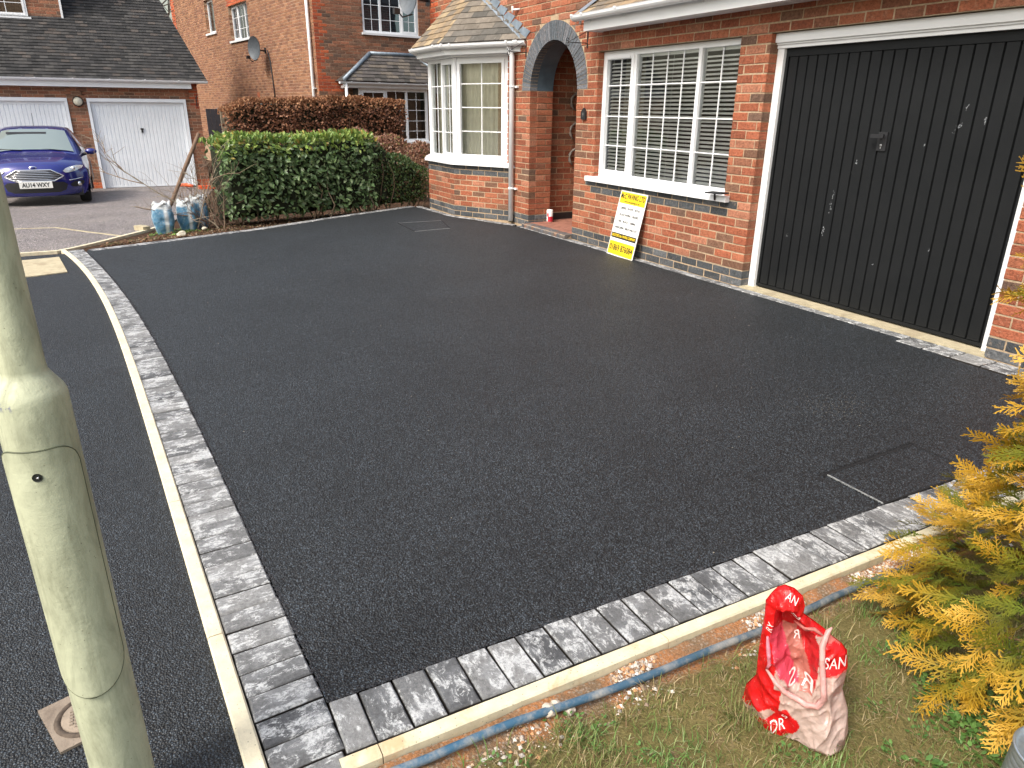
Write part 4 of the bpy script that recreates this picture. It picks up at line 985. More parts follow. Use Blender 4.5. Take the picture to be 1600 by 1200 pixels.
w2 = shift(window(nh, 'window', HO+US*-9.65-NS*.1+Z_*3.82, US, NS, 1.1, 1.03, [(1, 0, False)], [], .07, .07, .04, 'frost' if 'frost' in M else 'room'))
w3 = shift(window(nh, 'window', HO+UF*1.32-NF*.02+Z_*3.31, UF, NF, 1.63, 1.3, [(1, 1, False), (1.25, 1, False), (1, 1, True)], [.33, .66, .98], .06, .07, .6, 'dark', glass='glass2'))
mb = MB(); mb.obox(HO, US, NS, Z_, (-7.0, -4.98), (-.1, .05), (3.38, 3.435)); mb.obox(HO, US, NS, Z_, (-9.7, -8.5), (-.1, .05), (3.765, 3.82)); mb.obox(HO, UF, NF, Z_, (1.28, 3.0), (-.02, .06), (3.26, 3.312)); nb(mb, 'window_sills', M['upvc'])
for nm_, m_ in (('downpipe', None),):
    mb = MB(); b_ = HO+US*-.19+NS*.07; mb.tube([b_+Z_*5.9, b_+Z_*-.4], .038, 10); d_ = nb(mb, 'downpipe', M['upvc'])
    mb = MB(); mb.obox(b_+Z_*1.95, US, NS, Z_, (-.05, .09), (-.06, .02), (-.012, .012)); nb(mb, 'pipe_clip', M['upvc'], d_)
mb = MB(); mb.obox(HO, US, NS, Z_, (-4.92, -4.70), (-.01, .012), (1.68, 1.90)); nb(mb, 'air_brick', simple('orange_airbrick', (.42, .12, .05), .8, 0, .2, 40, .2))
# bay with its own roof
FO = HO+NF*.5
mb = MB(); mb.obox(HO, UF, NF, Z_, (.90, 3.3), (0, .40), (-.6, .58)); nbw = nb(mb, 'bay_wall', M['mortar2'])
lay_far(courses(HO+NF*.402, UF, NF, .90, 3.3, -.15, .6, phase=.02, pal=lambda u, z: BROWN), nbw, HO)
w4 = shift(window(nh, 'bay_window', HO+UF*.93+NF*.40+Z_*.64, UF, NF, 2.0, 1.33, [(.9, 1, True), (.75, 1, False), (.75, 1, False)], [.27, .53, .80, 1.07], .07, .07, .35, 'dark'))
mb = MB(); mb.obox(HO, UF, NF, Z_, (.88, 3.0), (.2, .47), (.58, .64)); nb(mb, 'bay_sill', M['upvc'])
mb = MB(); mb.obox(HO, UF, NF, Z_, (.60, 3.4), (.0, .50), (1.97, 2.03)); mb.obox(HO, UF, NF, Z_, (.45, 3.4), (.50, .52), (1.99, 2.06)); nb(mb, 'bay_fascia', M['upvc'])
g = gutter([FO+UF*.33+NF*.07+Z_*2.10, FO+UF*3.4+NF*.07+Z_*2.10], nh, .05, brackets=[(0, .1, .03), (0, .35, .04), (0, .6, .03), (0, .8, .03)]); g.location = -HO
mb = MB(); c_ = FO+UF*.50+NF*.07; mb.tube([c_+Z_*2.06, c_+Z_*.5], .036, 10); nb(mb, 'downpipe', M['upvc'])
A_, B_ = FO+UF*.45+NF*.09+Z_*2.13, FO+UF*3.5+NF*.09+Z_*2.13; D_, C_ = HO+UF*1.47+NF*.01+Z_*2.80, HO+UF*2.82+NF*.01+Z_*2.81
mb = MB(); mb.add([A_, B_, C_, D_, HO+UF*.45+Z_*2.13, HO+UF*3.5+Z_*2.13], [(0,1,2,3), (4,0,3), (1,5,2)]); br_ = nb(mb, 'bay_roof', M['dark'])
tiles_far(br_, HO, A_, B_, C_, D_, 8, .17, [((.10,.09,.085), 3), ((.14,.12,.10), 2), ((.07,.065,.06), 2)])
mb = MB()
for (p, q2) in ((A_, D_), (D_, C_), (C_, B_)):
    t_ = (q2-p).normalized(); mb.tube([p+Z_*.03, q2+Z_*.03], .05, 6)
nb(mb, 'lead_flashing', M['lead'])
M['dishgrey'] = simple('grey_mesh_dish', (.10, .115, .13), .55, .2, .2, 20, .1)
def dish(loc, rz, label, scale=1.0):
    t = thing('satellite_dish', loc, label, 'satellite dish', 'satellite dishes on the house walls', rz)
    # local frame: wall plane is x=0.. dish faces +x
    mb = MB(); n = 24; vs = []
    for j, rr in enumerate((0, .12, .22, .29, .31)):
        for k in range(n):
            a = 2*math.pi*k/n; vs.append((.32-.10*(rr/.31)**0*0+.09*(rr/.31)**2, rr*.86*math.cos(a)*scale, rr*math.sin(a)*scale))
    fs = [(j*n+k, j*n+(k+1) % n, (j+1)*n+(k+1) % n, (j+1)*n+k) for j in range(4) for k in range(n)]; mb.add(vs, fs, sm=True)
    vs2 = [(x-.012, y, z) for x, y, z in vs]; mb.add(vs2, [f[::-1] for f in fs], sm=True); mb.build('reflector', M['dishgrey'], t)
    mb = MB(); mb.tube([(0, 0, -.05), (.16, 0, -.05), (.31, 0, 0)], .02, 8); mb.box((0, -.05, -.12), (.015, .05, .04)); mb.build('wall_mount', M['black_paint'], t)
    mb = MB(); mb.tube([(.33, 0, -.30*scale), (.52, 0, -.36*scale), (.62, 0, -.26*scale)], .012, 6); mb.box((.58, -.03, -.29), (.68, .03, -.21)); mb.build('feed_arm', M['black_paint'], t)
    return t
d1 = dish(HO+US*-3.75+NS*.0+Z_*3.05, R(-62), 'grey satellite dish on the long brown side wall, black cable hanging below it')
mb = MB(); b_ = HO+NS*.02; mb.tube([b_+US*-3.55+Z_*3.0, b_+US*-3.40+Z_*2.7, b_+US*-3.33+Z_*2.1, b_+US*-3.30+Z_*1.8, b_+US*-3.45+Z_*1.66, b_+US*-4.2+Z_*1.62], .02, 6)
o = mb.build('cable', M['black_paint']); tag(o, 'black cable running down the brown wall from the satellite dish', 'cable')
dish(V3((-7.36, -.02, 3.16)), R(-75), 'grey satellite dish at the upper left corner of the red house, beside the bay roof', .9)

# side gate, post and shed between the garages and the hedge
M['darkwood'] = simple('dark_stained_wood', (.035, .03, .035), .8, 0, .3, 12, .3); M['oldwood'] = simple('weathered_timber', (.19, .15, .10), .9, 0, .35, 14, .5, 40); M['felt'] = simple('grey_roof_felt', (.23, .26, .25), .95, 0, .2, 8, .3)
t = thing('side_gate', (-14.2, -2.85, -.36), 'dark wooden side gate beside the right end of the far garages', 'gate')
for i in range(3):
    mb = MB(); mb.box((-.02+i*.0, .0+i*.10, 0), (.02, .095+i*.10, 1.80)); mb.build('board', M['darkwood'], t)
t = thing('wooden_post', (-13.6, -2.52, -.34), 'weathered timber post between the dark gate and the brown hedge', 'post'); mb = MB(); mb.box((-.06, -.10, 0), (.06, .16, 1.78)); mb.build('post', M['oldwood'], t)
t = thing('garden_shed', (-13.9, -1.9, -.35), 'small shed with a pale grey felt roof showing above the brown hedge', 'shed')
mb = MB(); mb.box((-1.2, -.45, 0), (.3, .75, 1.82)); mb.build('walls', M['darkwood'], t)
mb = MB(); mb.add([(.42, -.62, 1.80), (.42, .30, 1.95), (-1.3, .30, 1.95), (-1.3, -.62, 1.80), (.42, .85, 1.80), (-1.3, .85, 1.80)], [(0,1,2,3),(1,4,5,2)]); mb.add([(.42, -.62, 1.77), (.42, .30, 1.92), (-1.3, .30, 1.92), (-1.3, -.62, 1.77), (.42, .85, 1.77), (-1.3, .85, 1.77), (.42, -.62, 1.8), (.42, .3, 1.95), (.42, .85, 1.8)], [(3,2,1,0),(2,5,4,1),(0,1,7,6),(1,4,8,7)]); mb.build('roof', M['felt'], t)

# ================================================================== CAR
zc = drop(-12)-.012
car = thing('parked_car', (-11.4, -6.23, zc), 'dark blue hatchback parked facing us in front of the left white garage door', 'car')
k = NM('dark_blue_car_paint'); k.set((.009, .014, .17), .22, .25, .6); k.b.inputs['Coat Weight'].default_value = 1; k.b.inputs['Coat Roughness'].default_value = .03; M['carpaint'] = k.m
M['carglass'] = simple('car_glass', (.18, .22, .21), .03, 0, .02, 2, 0, spec=1.0); M['chrome'] = simple('chrome', (.8, .8, .82), .12, 1, .02, 2, 0); M['trim'] = simple('black_plastic', (.012, .012, .014), .5, 0, .1, 20, 0); M['lampglass'] = simple('headlamp_glass', (.68, .70, .70), .12, .3, .25, 40, .0); M['plate'] = simple('number_plate', (.78, .78, .74), .4, 0, .02, 5, 0)
ST = [(-.03,.20,.66,.30,0),(.0,.235,.74,.36,0),(.01,.33,.79,.42,0),(.01,.45,.815,.45,0),(-.01,.58,.82,.46,0),(-.05,.68,.82,.46,.015),(-.11,.745,.80,.44,.04),(-.25,.80,.78,.33,.06),(-.5,.86,.77,.16,.08),(-.8,.91,.765,.06,.085),(-1.02,.945,.74,.0,.07),(-1.4,1.14,.665,-.0,.06),(-1.85,1.345,.585,0,.05),(-2.3,1.385,.585,0,.045),(-3.2,1.35,.56,0,.04),(-3.7,1.05,.6,.0,.05),(-3.85,.85,.7,.05,.05),(-3.92,.5,.78,.1,0),(-3.9,.25,.76,.1,0)]
NL = 16
def sect(s):
    x, z, hw, xb, zd = s; row = []
    top = []
    for k in range(NL+1):
        t = -1+2*k/NL; y = hw*math.copysign(abs(t)**.92, t); top.append((x-xb*abs(t)**3.0, y, z-zd*abs(t)**3))
    ex, ey, ez = top[-1]
    side = []
    gh = z > 1.0
    b = (ex, max(abs(ey)+.01, .82 if gh else abs(ey)+.012), min(ez-.01, .905)); c = (ex, max(b[1], .84)+.01 if z > .5 else b[1]+.005, min(b[2]-.01, .60)); d = (ex, c[1]-.0, min(c[2]-.01, .40)); e_ = (ex, c[1]-.05, min(d[2]-.01, .22))
    side = [b, c, d, e_]
    return [(p[0], -p[1], p[2]) for p in side[::-1]] + top + side
rows = [sect(s) for s in ST]; m_ = len(rows[0]); vs = [p for r_ in rows for p in r_]
mb = MB(); mb.add(vs, [(i*m_+k, i*m_+k+1, (i+1)*m_+k+1, (i+1)*m_+k) for i in range(len(rows)-1) for k in range(m_-1)], sm=True); mb.build('body', M['carpaint'], car)
def surf(s_f, t, off=.006):   # a point of the body skin: s_f = station (float), t = -1..1 across
    i = min(int(s_f), len(ST)-2); f = s_f-i; a, b = ST[i], ST[i+1]; x, z, hw, xb, zd = [a[j]+(b[j]-a[j])*f for j in range(5)]
    return V3((x-xb*abs(t)**3, hw*math.copysign(abs(t)**.92, t), z-zd*abs(t)**3)) + V3((off, 0, off*.6))
def zst(z):   # station whose centreline height is z (front part)
    for i in range(len(ST)-1):
        if ST[i][1] <= z <= ST[i+1][1]: return i+(z-ST[i][1])/(ST[i+1][1]-ST[i][1])
    return 0
def patch(name, poly_rows, mat, off=.006, par=None, nx=12):
    """rows of (z, y0, y1) laid on the front skin"""
    mb = MB(); vs = []
    for (z, y0, y1) in poly_rows:
        s_ = zst(z)
        for k in range(nx+1):
            y = y0+(y1-y0)*k/nx; i = min(int(s_), len(ST)-2); hw = ST[i][2]+(ST[i+1][2]-ST[i][2])*(s_-i); t = math.copysign((min(abs(y)/hw, 1))**(1/.92), y); vs.append(surf(s_, t, off))
    r_ = len(poly_rows); mb.add(vs, [(i*(nx+1)+k, i*(nx+1)+k+1, (i+1)*(nx+1)+k+1, (i+1)*(nx+1)+k) for i in range(r_-1) for k in range(nx)], sm=True); return mb.build(name, mat, par or car)
ws = MB(); vs = []
for i in range(9):
    s_ = 10.12+1.78*i/8
    for k in range(13): vs.append(surf(s_, (-1+2*k/12)*.90, .008)+V3((.0, 0, .004)))
ws.add(vs, [(i*13+k, i*13+k+1, (i+1)*13+k+1, (i+1)*13+k) for i in range(8) for k in range(12)], sm=True); ws.build('windscreen', M['carglass'], car)
for s in (-1, 1):
    mb = MB(); mb.add([(-1.12, s*.80, .935), (-3.3, s*.80, .95), (-3.0, s*.60, 1.27), (-1.95, s*.605, 1.27)], [(0,1,2,3)]); mb.build('side_window', M['carglass'], car)
gr = patch('grille', [(.462, -.30, .30), (.50, -.40, .40), (.545, -.465, .465), (.60, -.40, .40), (.655, -.27, .27)], M['trim'], .006)
rim = [(-.30, .462), (-.465, .545), (-.27, .658), (.27, .658), (.465, .545), (.30, .462)]
def onface(y, z, off=.01):
    s_ = zst(z); i = min(int(s_), len(ST)-2); hw = ST[i][2]+(ST[i+1][2]-ST[i][2])*(s_-i); return surf(s_, math.copysign((min(abs(y)/hw, 1))**(1/.92), y), off)
def path_on(pts, rad, name, mat, par, off=.01, closed=False):
    if closed: pts = pts+[pts[0]]
    P = []
    for i in range(len(pts)-1):
        for k in range(6): P.append(onface(lerp(pts[i][0], pts[i+1][0], k/6), lerp(pts[i][1], pts[i+1][1], k/6), off))
    P.append(onface(*pts[-1], off)); mb = MB(); mb.tube(P, rad, 6); return mb.build(name, mat, par)
path_on(rim, .011, 'grille_surround', M['chrome'], gr, .012, True)
for z in (.49, .52, .55, .58, .61, .635):
    hw_ = .30+(z-.462)*2.0 if z < .545 else .465-(z-.545)*1.72
    path_on([(-hw_+.02, z), (hw_-.02, z)], .0055, 'grille_bar', M['chrome'], gr, .011)
patch('lower_intake', [(.262, -.36, .36), (.30, -.46, .46), (.40, -.50, .50), (.445, -.44, .44)], M['trim'], .005)
pl_ = MB(); pl_.box((.012, -.26, .348), (.034, .26, .465)); plo = pl_.build('number_plate', M['plate'], car)
o = inst('lettering', text_mesh('AU14 WXY', .105, M['black_print'], .44, .003), plo); o.matrix_local = Matrix(((0, 0, 1, .0355), (1, 0, 0, 0), (0, 1, 0, .404), (0, 0, 0, 1)))
mb = MB(); mb.lathe([(.0005, .012), (.05, .010), (.062, 0)], n=20); o = mb.build('badge', M['chrome'], car); o.matrix_local = Matrix(((0, 0, 1, -.055), (1, 0, 0, 0), (0, .45, 0, .705), (0, 0, 0, 1)))
mb = MB(); mb.lathe([(.0005, .016), (.04, .014), (.048, .008)], n=20); o2 = mb.build('badge_centre', M['carpaint'], o)
for s in (-1, 1):
    hl = patch('headlight', [(.60, s*.50, s*.56), (.63, s*.46, s*.68), (.67, s*.50, s*.765), (.705, s*.575, s*.785), (.735, s*.68, s*.79)], M['lampglass'], .012, nx=6)
    c_ = onface(s*.63, .665, .02); mb = MB(); mb.tube([c_, c_+V3((.012, 0, 0))], .035, 12); mb.build('reflector', M['chrome'], hl)
    fo_ = patch('fog_lamp_recess', [(.34, s*.58, s*.70), (.39, s*.54, s*.765), (.44, s*.62, s*.765)], M['trim'], .006, nx=5)
    c_ = onface(s*.68, .385, .01); mb = MB(); mb.tube([c_, c_+V3((.02, 0, 0))], .042, 14); mb.build('fog_lamp', M['chrome'], fo_)
    path_on([(s*.54, .46), (s*.66, .475), (s*.76, .49)], .008, 'fog_trim', M['chrome'], fo_, .012)
    mi = MB(); vs = []
    for k in range(9):
        a = math.pi*k/8
        for j in range(12): b = 2*math.pi*j/12; vs.append((-1.33+.07*math.cos(b)*math.sin(a), s*(.95-.105*math.cos(a)), .915+.062*math.sin(b)*math.sin(a)))
    mi.add(vs, [(k*12+j, k*12+(j+1) % 12, (k+1)*12+(j+1) % 12, (k+1)*12+j) for k in range(8) for j in range(12)], sm=True); mo = mi.build('mirror', M['carpaint'], car)
    mb = MB(); mb.tube([(-1.33, s*.80, .86), (-1.33, s*.90, .89)], .03, 8); mb.build('mirror_stalk', M['trim'], mo)
    for wx, nm in ((-.82, 'wheel'), (-3.3, 'wheel')):
        mb = MB(); n = 28; prof = [(.20, -.09), (.275, -.095), (.30, -.07), (.302, .07), (.275, .095), (.20, .09), (.19, .05), (.0005, .045)]
        mb.lathe(prof, n=n); w_ = mb.build(nm, M['rubber'], car); w_.matrix_local = Matrix(((1, 0, 0, wx), (0, 0, s, s*.73), (0, 1, 0, .302), (0, 0, 0, 1)))
        mb = MB(); mb.lathe([(.19, .07), (.18, .05), (.05, .06), (.0005, .07)], n=n); mb.build('rim', M['chrome'], w_)
        mb = MB(); mb.add([(wx+.36*math.cos(a), s*.858, .30+.36*math.sin(a)) for a in [math.pi*k/16 for k in range(17)]]+[(wx-.36, s*.858, .2), (wx+.36, s*.858, .2)], [tuple(range(19))]); mb.build('wheel_arch', M['trim'], car)
mb = MB(); mb.box((-3.7, -.72, .17), (-.3, .72, .30)); mb.build('underbody', M['trim'], car)
for a, b in (((-1.03, .45, .955), (-1.12, .0, 1.0)), ((-1.03, -.2, .965), (-1.12, -.6, .985))):
    mb = MB(); mb.tube([a, b], .009, 5); mb.build('wiper', M['trim'], car)
mb = MB(); mb.tube([(-2.1, 0, 1.38), (-2.25, 0, 1.62)], .004, 5); mb.build('aerial', M['trim'], car)
mb = MB(); mb.add([(-1.60, -.45, 1.245), (-1.60, .22, 1.245), (-1.66, .22, 1.28), (-1.66, -.45, 1.28)], [(0,1,2,3)]); mb.build('sun_strip', M['trim'], car)

# ================================================================== HEDGES
def hedge(name, base, label, cat, P0, P1, depth, zb, ztop, n, leaf, cols, wob=.08, hang=.5, seed=1, topcols=None, mat='leaf', stem=True, sparse=0, single=0, core=None):
    """leaves through a slab-shaped crown between two ground points; ztop(s) gives the height"""
    q = random.Random(seed); A, B = V3((*P0, 0)), V3((*P1, 0)); t = (B-A).normalized(); nn = V3((t.y, -t.x, 0)); L = (B-A).length
    if nn.dot(CAM-A) < 0: nn = -nn
    h = thing(name, (A+B)/2+Z_*base, label, cat); o0 = V3(h.location)
    def leafgeo(mb, c, s, dirv, nrm, col):
        d_ = dirv.normalized(); sd_ = d_.cross(nrm).normalized(); up_ = sd_.cross(d_); w = leaf[1]*s; l = leaf[0]*s
        vs = [c, c+d_*l*.35+sd_*w+up_*w*.25, c+d_*l*.75+sd_*w*.75+up_*w*.1, c+d_*l-up_*l*.12, c+d_*l*.75-sd_*w*.75+up_*w*.1, c+d_*l*.35-sd_*w+up_*w*.25, c+d_*l*.5]
        mb.add([v-o0 for v in vs], [(0,1,6),(1,2,6),(2,3,6),(3,4,6),(4,5,6),(5,0,6)], col, sm=False)
    mb = MB(); cands = []
    for i in range(n):
        s = q.random()*1.0; r_ = q.random(); zt_ = ztop(s)+noise.noise(V3((s*L*3, seed, 0)))*wob
        face = q.random()
        if face < .62: dd = depth*(1-abs(q.gauss(0, .16))); z = zb+(zt_-zb)*q.random()**.8
        elif face < .9: dd = depth*q.random(); z = zt_-abs(q.gauss(0, .05))
        else: dd = depth*q.random(); z = zb+(zt_-zb)*q.random()
        e_ = min(s, 1-s)*L
        if sparse and q.random() < sparse*(1-(z-zb)/(zt_-zb)): continue
        bulge = .09*noise.noise(V3((s*L*2.2, z*2.6, seed*7)))
        if z > zt_-.16: dd = min(dd, depth-(z-(zt_-.16))**2*4)
        if z < zb+.10: dd -= (.10-(z-zb))*.9
        c = A+t*(s*L+(q.random()-.5)*.06)+nn*(dd-depth/2+bulge)+Z_*z
        out = nn*q.uniform(.2, 1)+Z_*q.uniform(-.35, .9)+t*q.uniform(-.8, .8); dirv = t*q.uniform(-1, 1)+Z_*q.uniform(-.9, .7-hang*.5)+nn*q.uniform(0, .8)
        if z > zt_-.08: dirv = Z_*q.uniform(.3, 1)+t*q.uniform(-.8, .8)+nn*q.uniform(-.4, .6)
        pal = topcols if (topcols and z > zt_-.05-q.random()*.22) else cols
        col = pick(pal); sz = q.uniform(.65, 1.2)
        cands.append((dd-depth*.5, c, sz, dirv, out, col))
    cands.sort(key=lambda k: -k[0])
    sing = [c for c in cands[:single*5]]; q.shuffle(sing); sing = set(id(c) for c in sing[:single])
    for c in cands:
        if id(c) in sing: m2 = MB(); leafgeo(m2, *c[1:]); m2.build('leaf', M[mat], h)
        else: leafgeo(mb, *c[1:])
    mb.build('foliage', M[mat], h, 'stuff')
    if stem:
        mb = MB()
        for i in range(int(L*14)):
            s = q.random(); p = A+t*s*L+nn*q.uniform(-depth*.3, depth*.42); pts = [p+Z_*(base-.03)]
            zt_ = ztop(s)*q.uniform(.5, .93)
            for j in range(4): pts.append(pts[-1]+V3((q.uniform(-.09, .09), q.uniform(-.09, .09), (zt_-base)/4)))
            mb.tube([v-o0 for v in pts], [.012, .01, .008, .005, .003], 5, pick([((.16,.11,.07), 2), ((.24,.19,.13), 1)]), cap=False)
        mb.build('stems', M['bark'], h, 'stuff')
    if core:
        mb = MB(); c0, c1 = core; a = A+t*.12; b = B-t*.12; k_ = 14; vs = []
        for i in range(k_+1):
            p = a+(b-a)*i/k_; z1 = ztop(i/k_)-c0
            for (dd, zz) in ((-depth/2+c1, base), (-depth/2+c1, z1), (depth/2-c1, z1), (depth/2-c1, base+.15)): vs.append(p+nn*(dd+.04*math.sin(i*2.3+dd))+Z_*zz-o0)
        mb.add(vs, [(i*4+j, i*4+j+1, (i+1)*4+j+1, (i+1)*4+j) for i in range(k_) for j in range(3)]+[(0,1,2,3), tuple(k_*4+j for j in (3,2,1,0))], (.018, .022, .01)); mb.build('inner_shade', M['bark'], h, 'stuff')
    return h
LC = [((.09,.155,.06),5), ((.12,.20,.075),4), ((.065,.11,.04),3), ((.18,.26,.11),3), ((.26,.33,.18),1)]
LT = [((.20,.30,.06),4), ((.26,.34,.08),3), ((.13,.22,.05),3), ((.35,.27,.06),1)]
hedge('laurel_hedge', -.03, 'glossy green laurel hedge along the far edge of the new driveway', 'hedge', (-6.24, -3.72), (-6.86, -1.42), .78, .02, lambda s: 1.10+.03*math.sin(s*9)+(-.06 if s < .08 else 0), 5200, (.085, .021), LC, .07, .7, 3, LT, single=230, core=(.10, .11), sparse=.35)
hedge('evergreen_shrub', -.03, 'darker small-leaved green shrub between the laurel hedge and the bay window', 'shrub', (-6.88, -1.52), (-7.25, -.42), .74, .02, lambda s: 1.02-.42*s+.03*math.sin(s*12), 5200, (.04, .012), [((.045,.085,.022),4), ((.065,.12,.03),3), ((.09,.13,.035),2), ((.13,.07,.035),1)], .07, .5, 5, core=(.08, .09), sparse=.2)
BC_ = [((.20,.085,.045),5), ((.28,.13,.07),4), ((.13,.055,.035),4), ((.40,.22,.14),2), ((.09,.045,.03),2)]
hedge('beech_hedge', -.32, 'tall clipped brown beech hedge with dry winter leaves in front of the neighbour house', 'hedge', (-11.3, -2.85), (-11.8, .95), .7, -.2, lambda s: 1.66 - (.22*max(0, .12-s)/.12)-.03*math.sin(s*7), 21000, (.055, .018), BC_, .05, .4, 7, [((.30,.14,.07),3), ((.22,.10,.05),2), ((.42,.24,.13),1)], 'dryleaf', core=(.09, .12), sparse=.05)
hedge('brown_shrub', -.2, 'low thin brown twiggy shrub below the neighbour bay window', 'shrub', (-9.0, -.95), (-8.7, .55), .6, -.1, lambda s: 1.12-.32*s+.05*math.sin(s*17), 5200, (.045, .014), [((.30,.16,.10),4), ((.22,.10,.07),3), ((.38,.26,.19),2), ((.16,.14,.05),1)], .08, .3, 9, mat='dryleaf', sparse=.3)
# bare tree beyond the roofs
t = thing('bare_tree', (-36, -2.6, -.4), 'bare winter tree in the gap between the far roofs', 'tree'); q = random.Random(2); mb = MB(); tw = MB()
def grow(p, d_, L, r_, n):
    pts = [p]; 
    for i in range(3): d_ = (d_+V3((q.gauss(0, .13), q.gauss(0, .13), q.gauss(.02, .08)))).normalized(); pts.append(pts[-1]+d_*L/3)
    (mb if n > 3 else tw).tube(pts, [r_, r_*.85, r_*.7, r_*.55], 5 if n > 2 else 3, (.13, .11, .09), cap=False)
    if n == 0: return
    for i in range(3 if n > 1 else 4):
        dd = (d_+V3((q.gauss(0, .55), q.gauss(0, .55), q.gauss(.15, .3)))).normalized(); grow(pts[-1-(i % 2)], dd, L*q.uniform(.6, .85), r_*.55, n-1)
grow(V3((0, 0, 0)), Z_, 3.6, .17, 6); mb.build('trunk', M['bark'], t); tw.build('twigs', M['bark'], t, 'stuff')

# ================================================================== LAWN, STONES, PIPE
q = random.Random(21)
def lz(x, y): return -.017+.012*noise.noise(V3((x*5, y*5, 0)))+.006*noise.noise(V3((x*22, y*22, 3)))-(.012 if 3.455 < x < 3.50 else 0)
gxs = [3.400+.03*i for i in range(46)]+[5.2, 6, 8, 14]; gys = [-7, -6, -5.4]+[-5.0+.03*i for i in range(140)]+[-.6, 0, .6, 1.5]
mb = MB(); vs = [(x, y, lz(x, y)) for x in gxs for y in gys]; ny = len(gys)
mb.add(vs, [(i*ny+j, (i+1)*ny+j, (i+1)*ny+j+1, i*ny+j+1) for i in range(len(gxs)-1) for j in range(ny-1)], sm=True)
k = NM('lawn_and_sand'); p = k.geo(); sx = k.N('SeparateXYZ'); k.L(p, sx.inputs[0])
xx = k.math('ADD', sx.outputs[0], k.math('MULTIPLY', k.math('SUBTRACT', k.noise(p, 14, 4, .6), .5), .09))
f_ = k.ramp(k.math('DIVIDE', k.math('SUBTRACT', xx, 3.475), .06), [(0, 0), (1, 1)])
sand = k.mix(k.ramp(k.noise(p, 7, 5, .65), [(.42, 0), (.60, 1)]), (.46, .215, .095), (.25, .17, .105)); sand = k.mix(k.ramp(k.voro(p, 95, 'Distance'), [(.2, .6), (.5, 0)]), sand, (.42, .36, .29))
moss = k.mix(k.ramp(k.noise(p, 10, 6, .7), [(.55, 0), (.80, 1)]), (.20, .165, .065), (.13, .145, .045)); moss = k.mix(k.ramp(k.noise(p, 6, 5, .7), [(.58, 0), (.72, .9)]), moss, (.30, .20, .12))
c = k.mix(f_, sand, moss); c = k.mix(1.0, c, k.ramp(k.noise(p, 130, 4, .8), [(.3, .55), (.7, 1.35)]), 'MULTIPLY')
k.set(c, .95, 0, .1); k.bump(k.noise(p, 85, 6, .75), 1.0, .012)
lawn = mb.build('lawn', k.m, kind='structure')
mb = MB(); gcol = [(.50,.45,.38), (.42,.30,.20), (.62,.58,.52), (.30,.22,.16), (.50,.26,.13), (.38,.34,.30)]
for i in range(9000):
    x = 3.405+abs(q.gauss(0, .055)) if q.random() < .75 else q.uniform(3.41, 3.75); y = q.uniform(-5.0, -1.1)
    if x > 3.56 and (y < -2.9 or q.random() < .3): continue
    if noise.noise(V3((x*6, y*3.2, 5))) < -.02+.1*q.random(): continue
    pebble(mb, (x, y, lz(x, y)+.002), q.choice((.002, .003, .003, .004, .006, .009)), q.choice(gcol), q)
o = mb.build('gravel', M['stones'], kind='stuff')
for (x, y, s, lb) in ((3.437, -4.045, .017, 'middle pale mortar lump of the three by the near cream edging'), (3.456, -4.015, .018, 'rightmost pale mortar lump of the three by the near cream edging'), (3.446, -4.075, .021, 'largest pale mortar lump, nearest the blue pipe, of the three by the edging')):
    mb = MB(); bm = bmesh.new(); bmesh.ops.create_icosphere(bm, subdivisions=2, radius=s)
    for v in bm.verts: v.co *= 1+.45*noise.noise(v.co*60+V3((x*9, y*9, 0))); v.co.z *= .75
    bm.verts.index_update(); mb.add([v.co for v in bm.verts], [tuple(v.index for v in f.verts) for f in bm.faces], (.50, .44, .36)); bm.free(); o = mb.build('stone', M['stones'], loc=(x, y, lz(x, y)+s*.5)); tag(o, lb, 'stone', 'lumps of mortar beside the edging')
# water pipe
def px_(y): 
    pts = [(-5.2, 3.40), (-4.42, 3.446), (-4.19, 3.446), (-3.99, 3.458), (-3.72, 3.474), (-3.35, 3.483), (-2.98, 3.47), (-2.67, 3.480), (-2.28, 3.472), (-2.1, 3.465), (-1.7, 3.46), (-1.2, 3.50), (.8, 3.48)]
    for (a, b), (c, d) in zip(pts, pts[1:]):
        if a <= y <= c: return b+(d-b)*(y-a)/(c-a)
    return 3.47
k = NM('blue_pipe'); p = k.geo(); sx = k.N('SeparateXYZ'); k.L(p, sx.inputs[0]); dirt = k.ramp(k.math('ADD', k.noise(p, 9, 6, .7), k.math('MULTIPLY', k.noise(p, 120, 3), .15)), [(.52, 0), (.72, .75)])
nearblue = k.ramp(k.math('DIVIDE', k.math('ADD', sx.outputs[1], 4.2), 2.4), [(0, (.035, .10, .165)), (.4, (.05, .085, .115)), (1, (.045, .065, .08))])
k.set(k.mix(dirt, nearblue, (.34, .32, .28)), .55); k.bump(k.noise(p, 80, 3), .15, .002)
mb = MB(); mb.tube([(px_(-5.2+.06*i), -5.2+.06*i, -.003+.004*math.sin(i*.5)) for i in range(96)], .0115, 12); o = mb.build('water_pipe', k.m); tag(o, 'long blue grey plastic pipe lying in the dirt along the near cream edging', 'pipe')
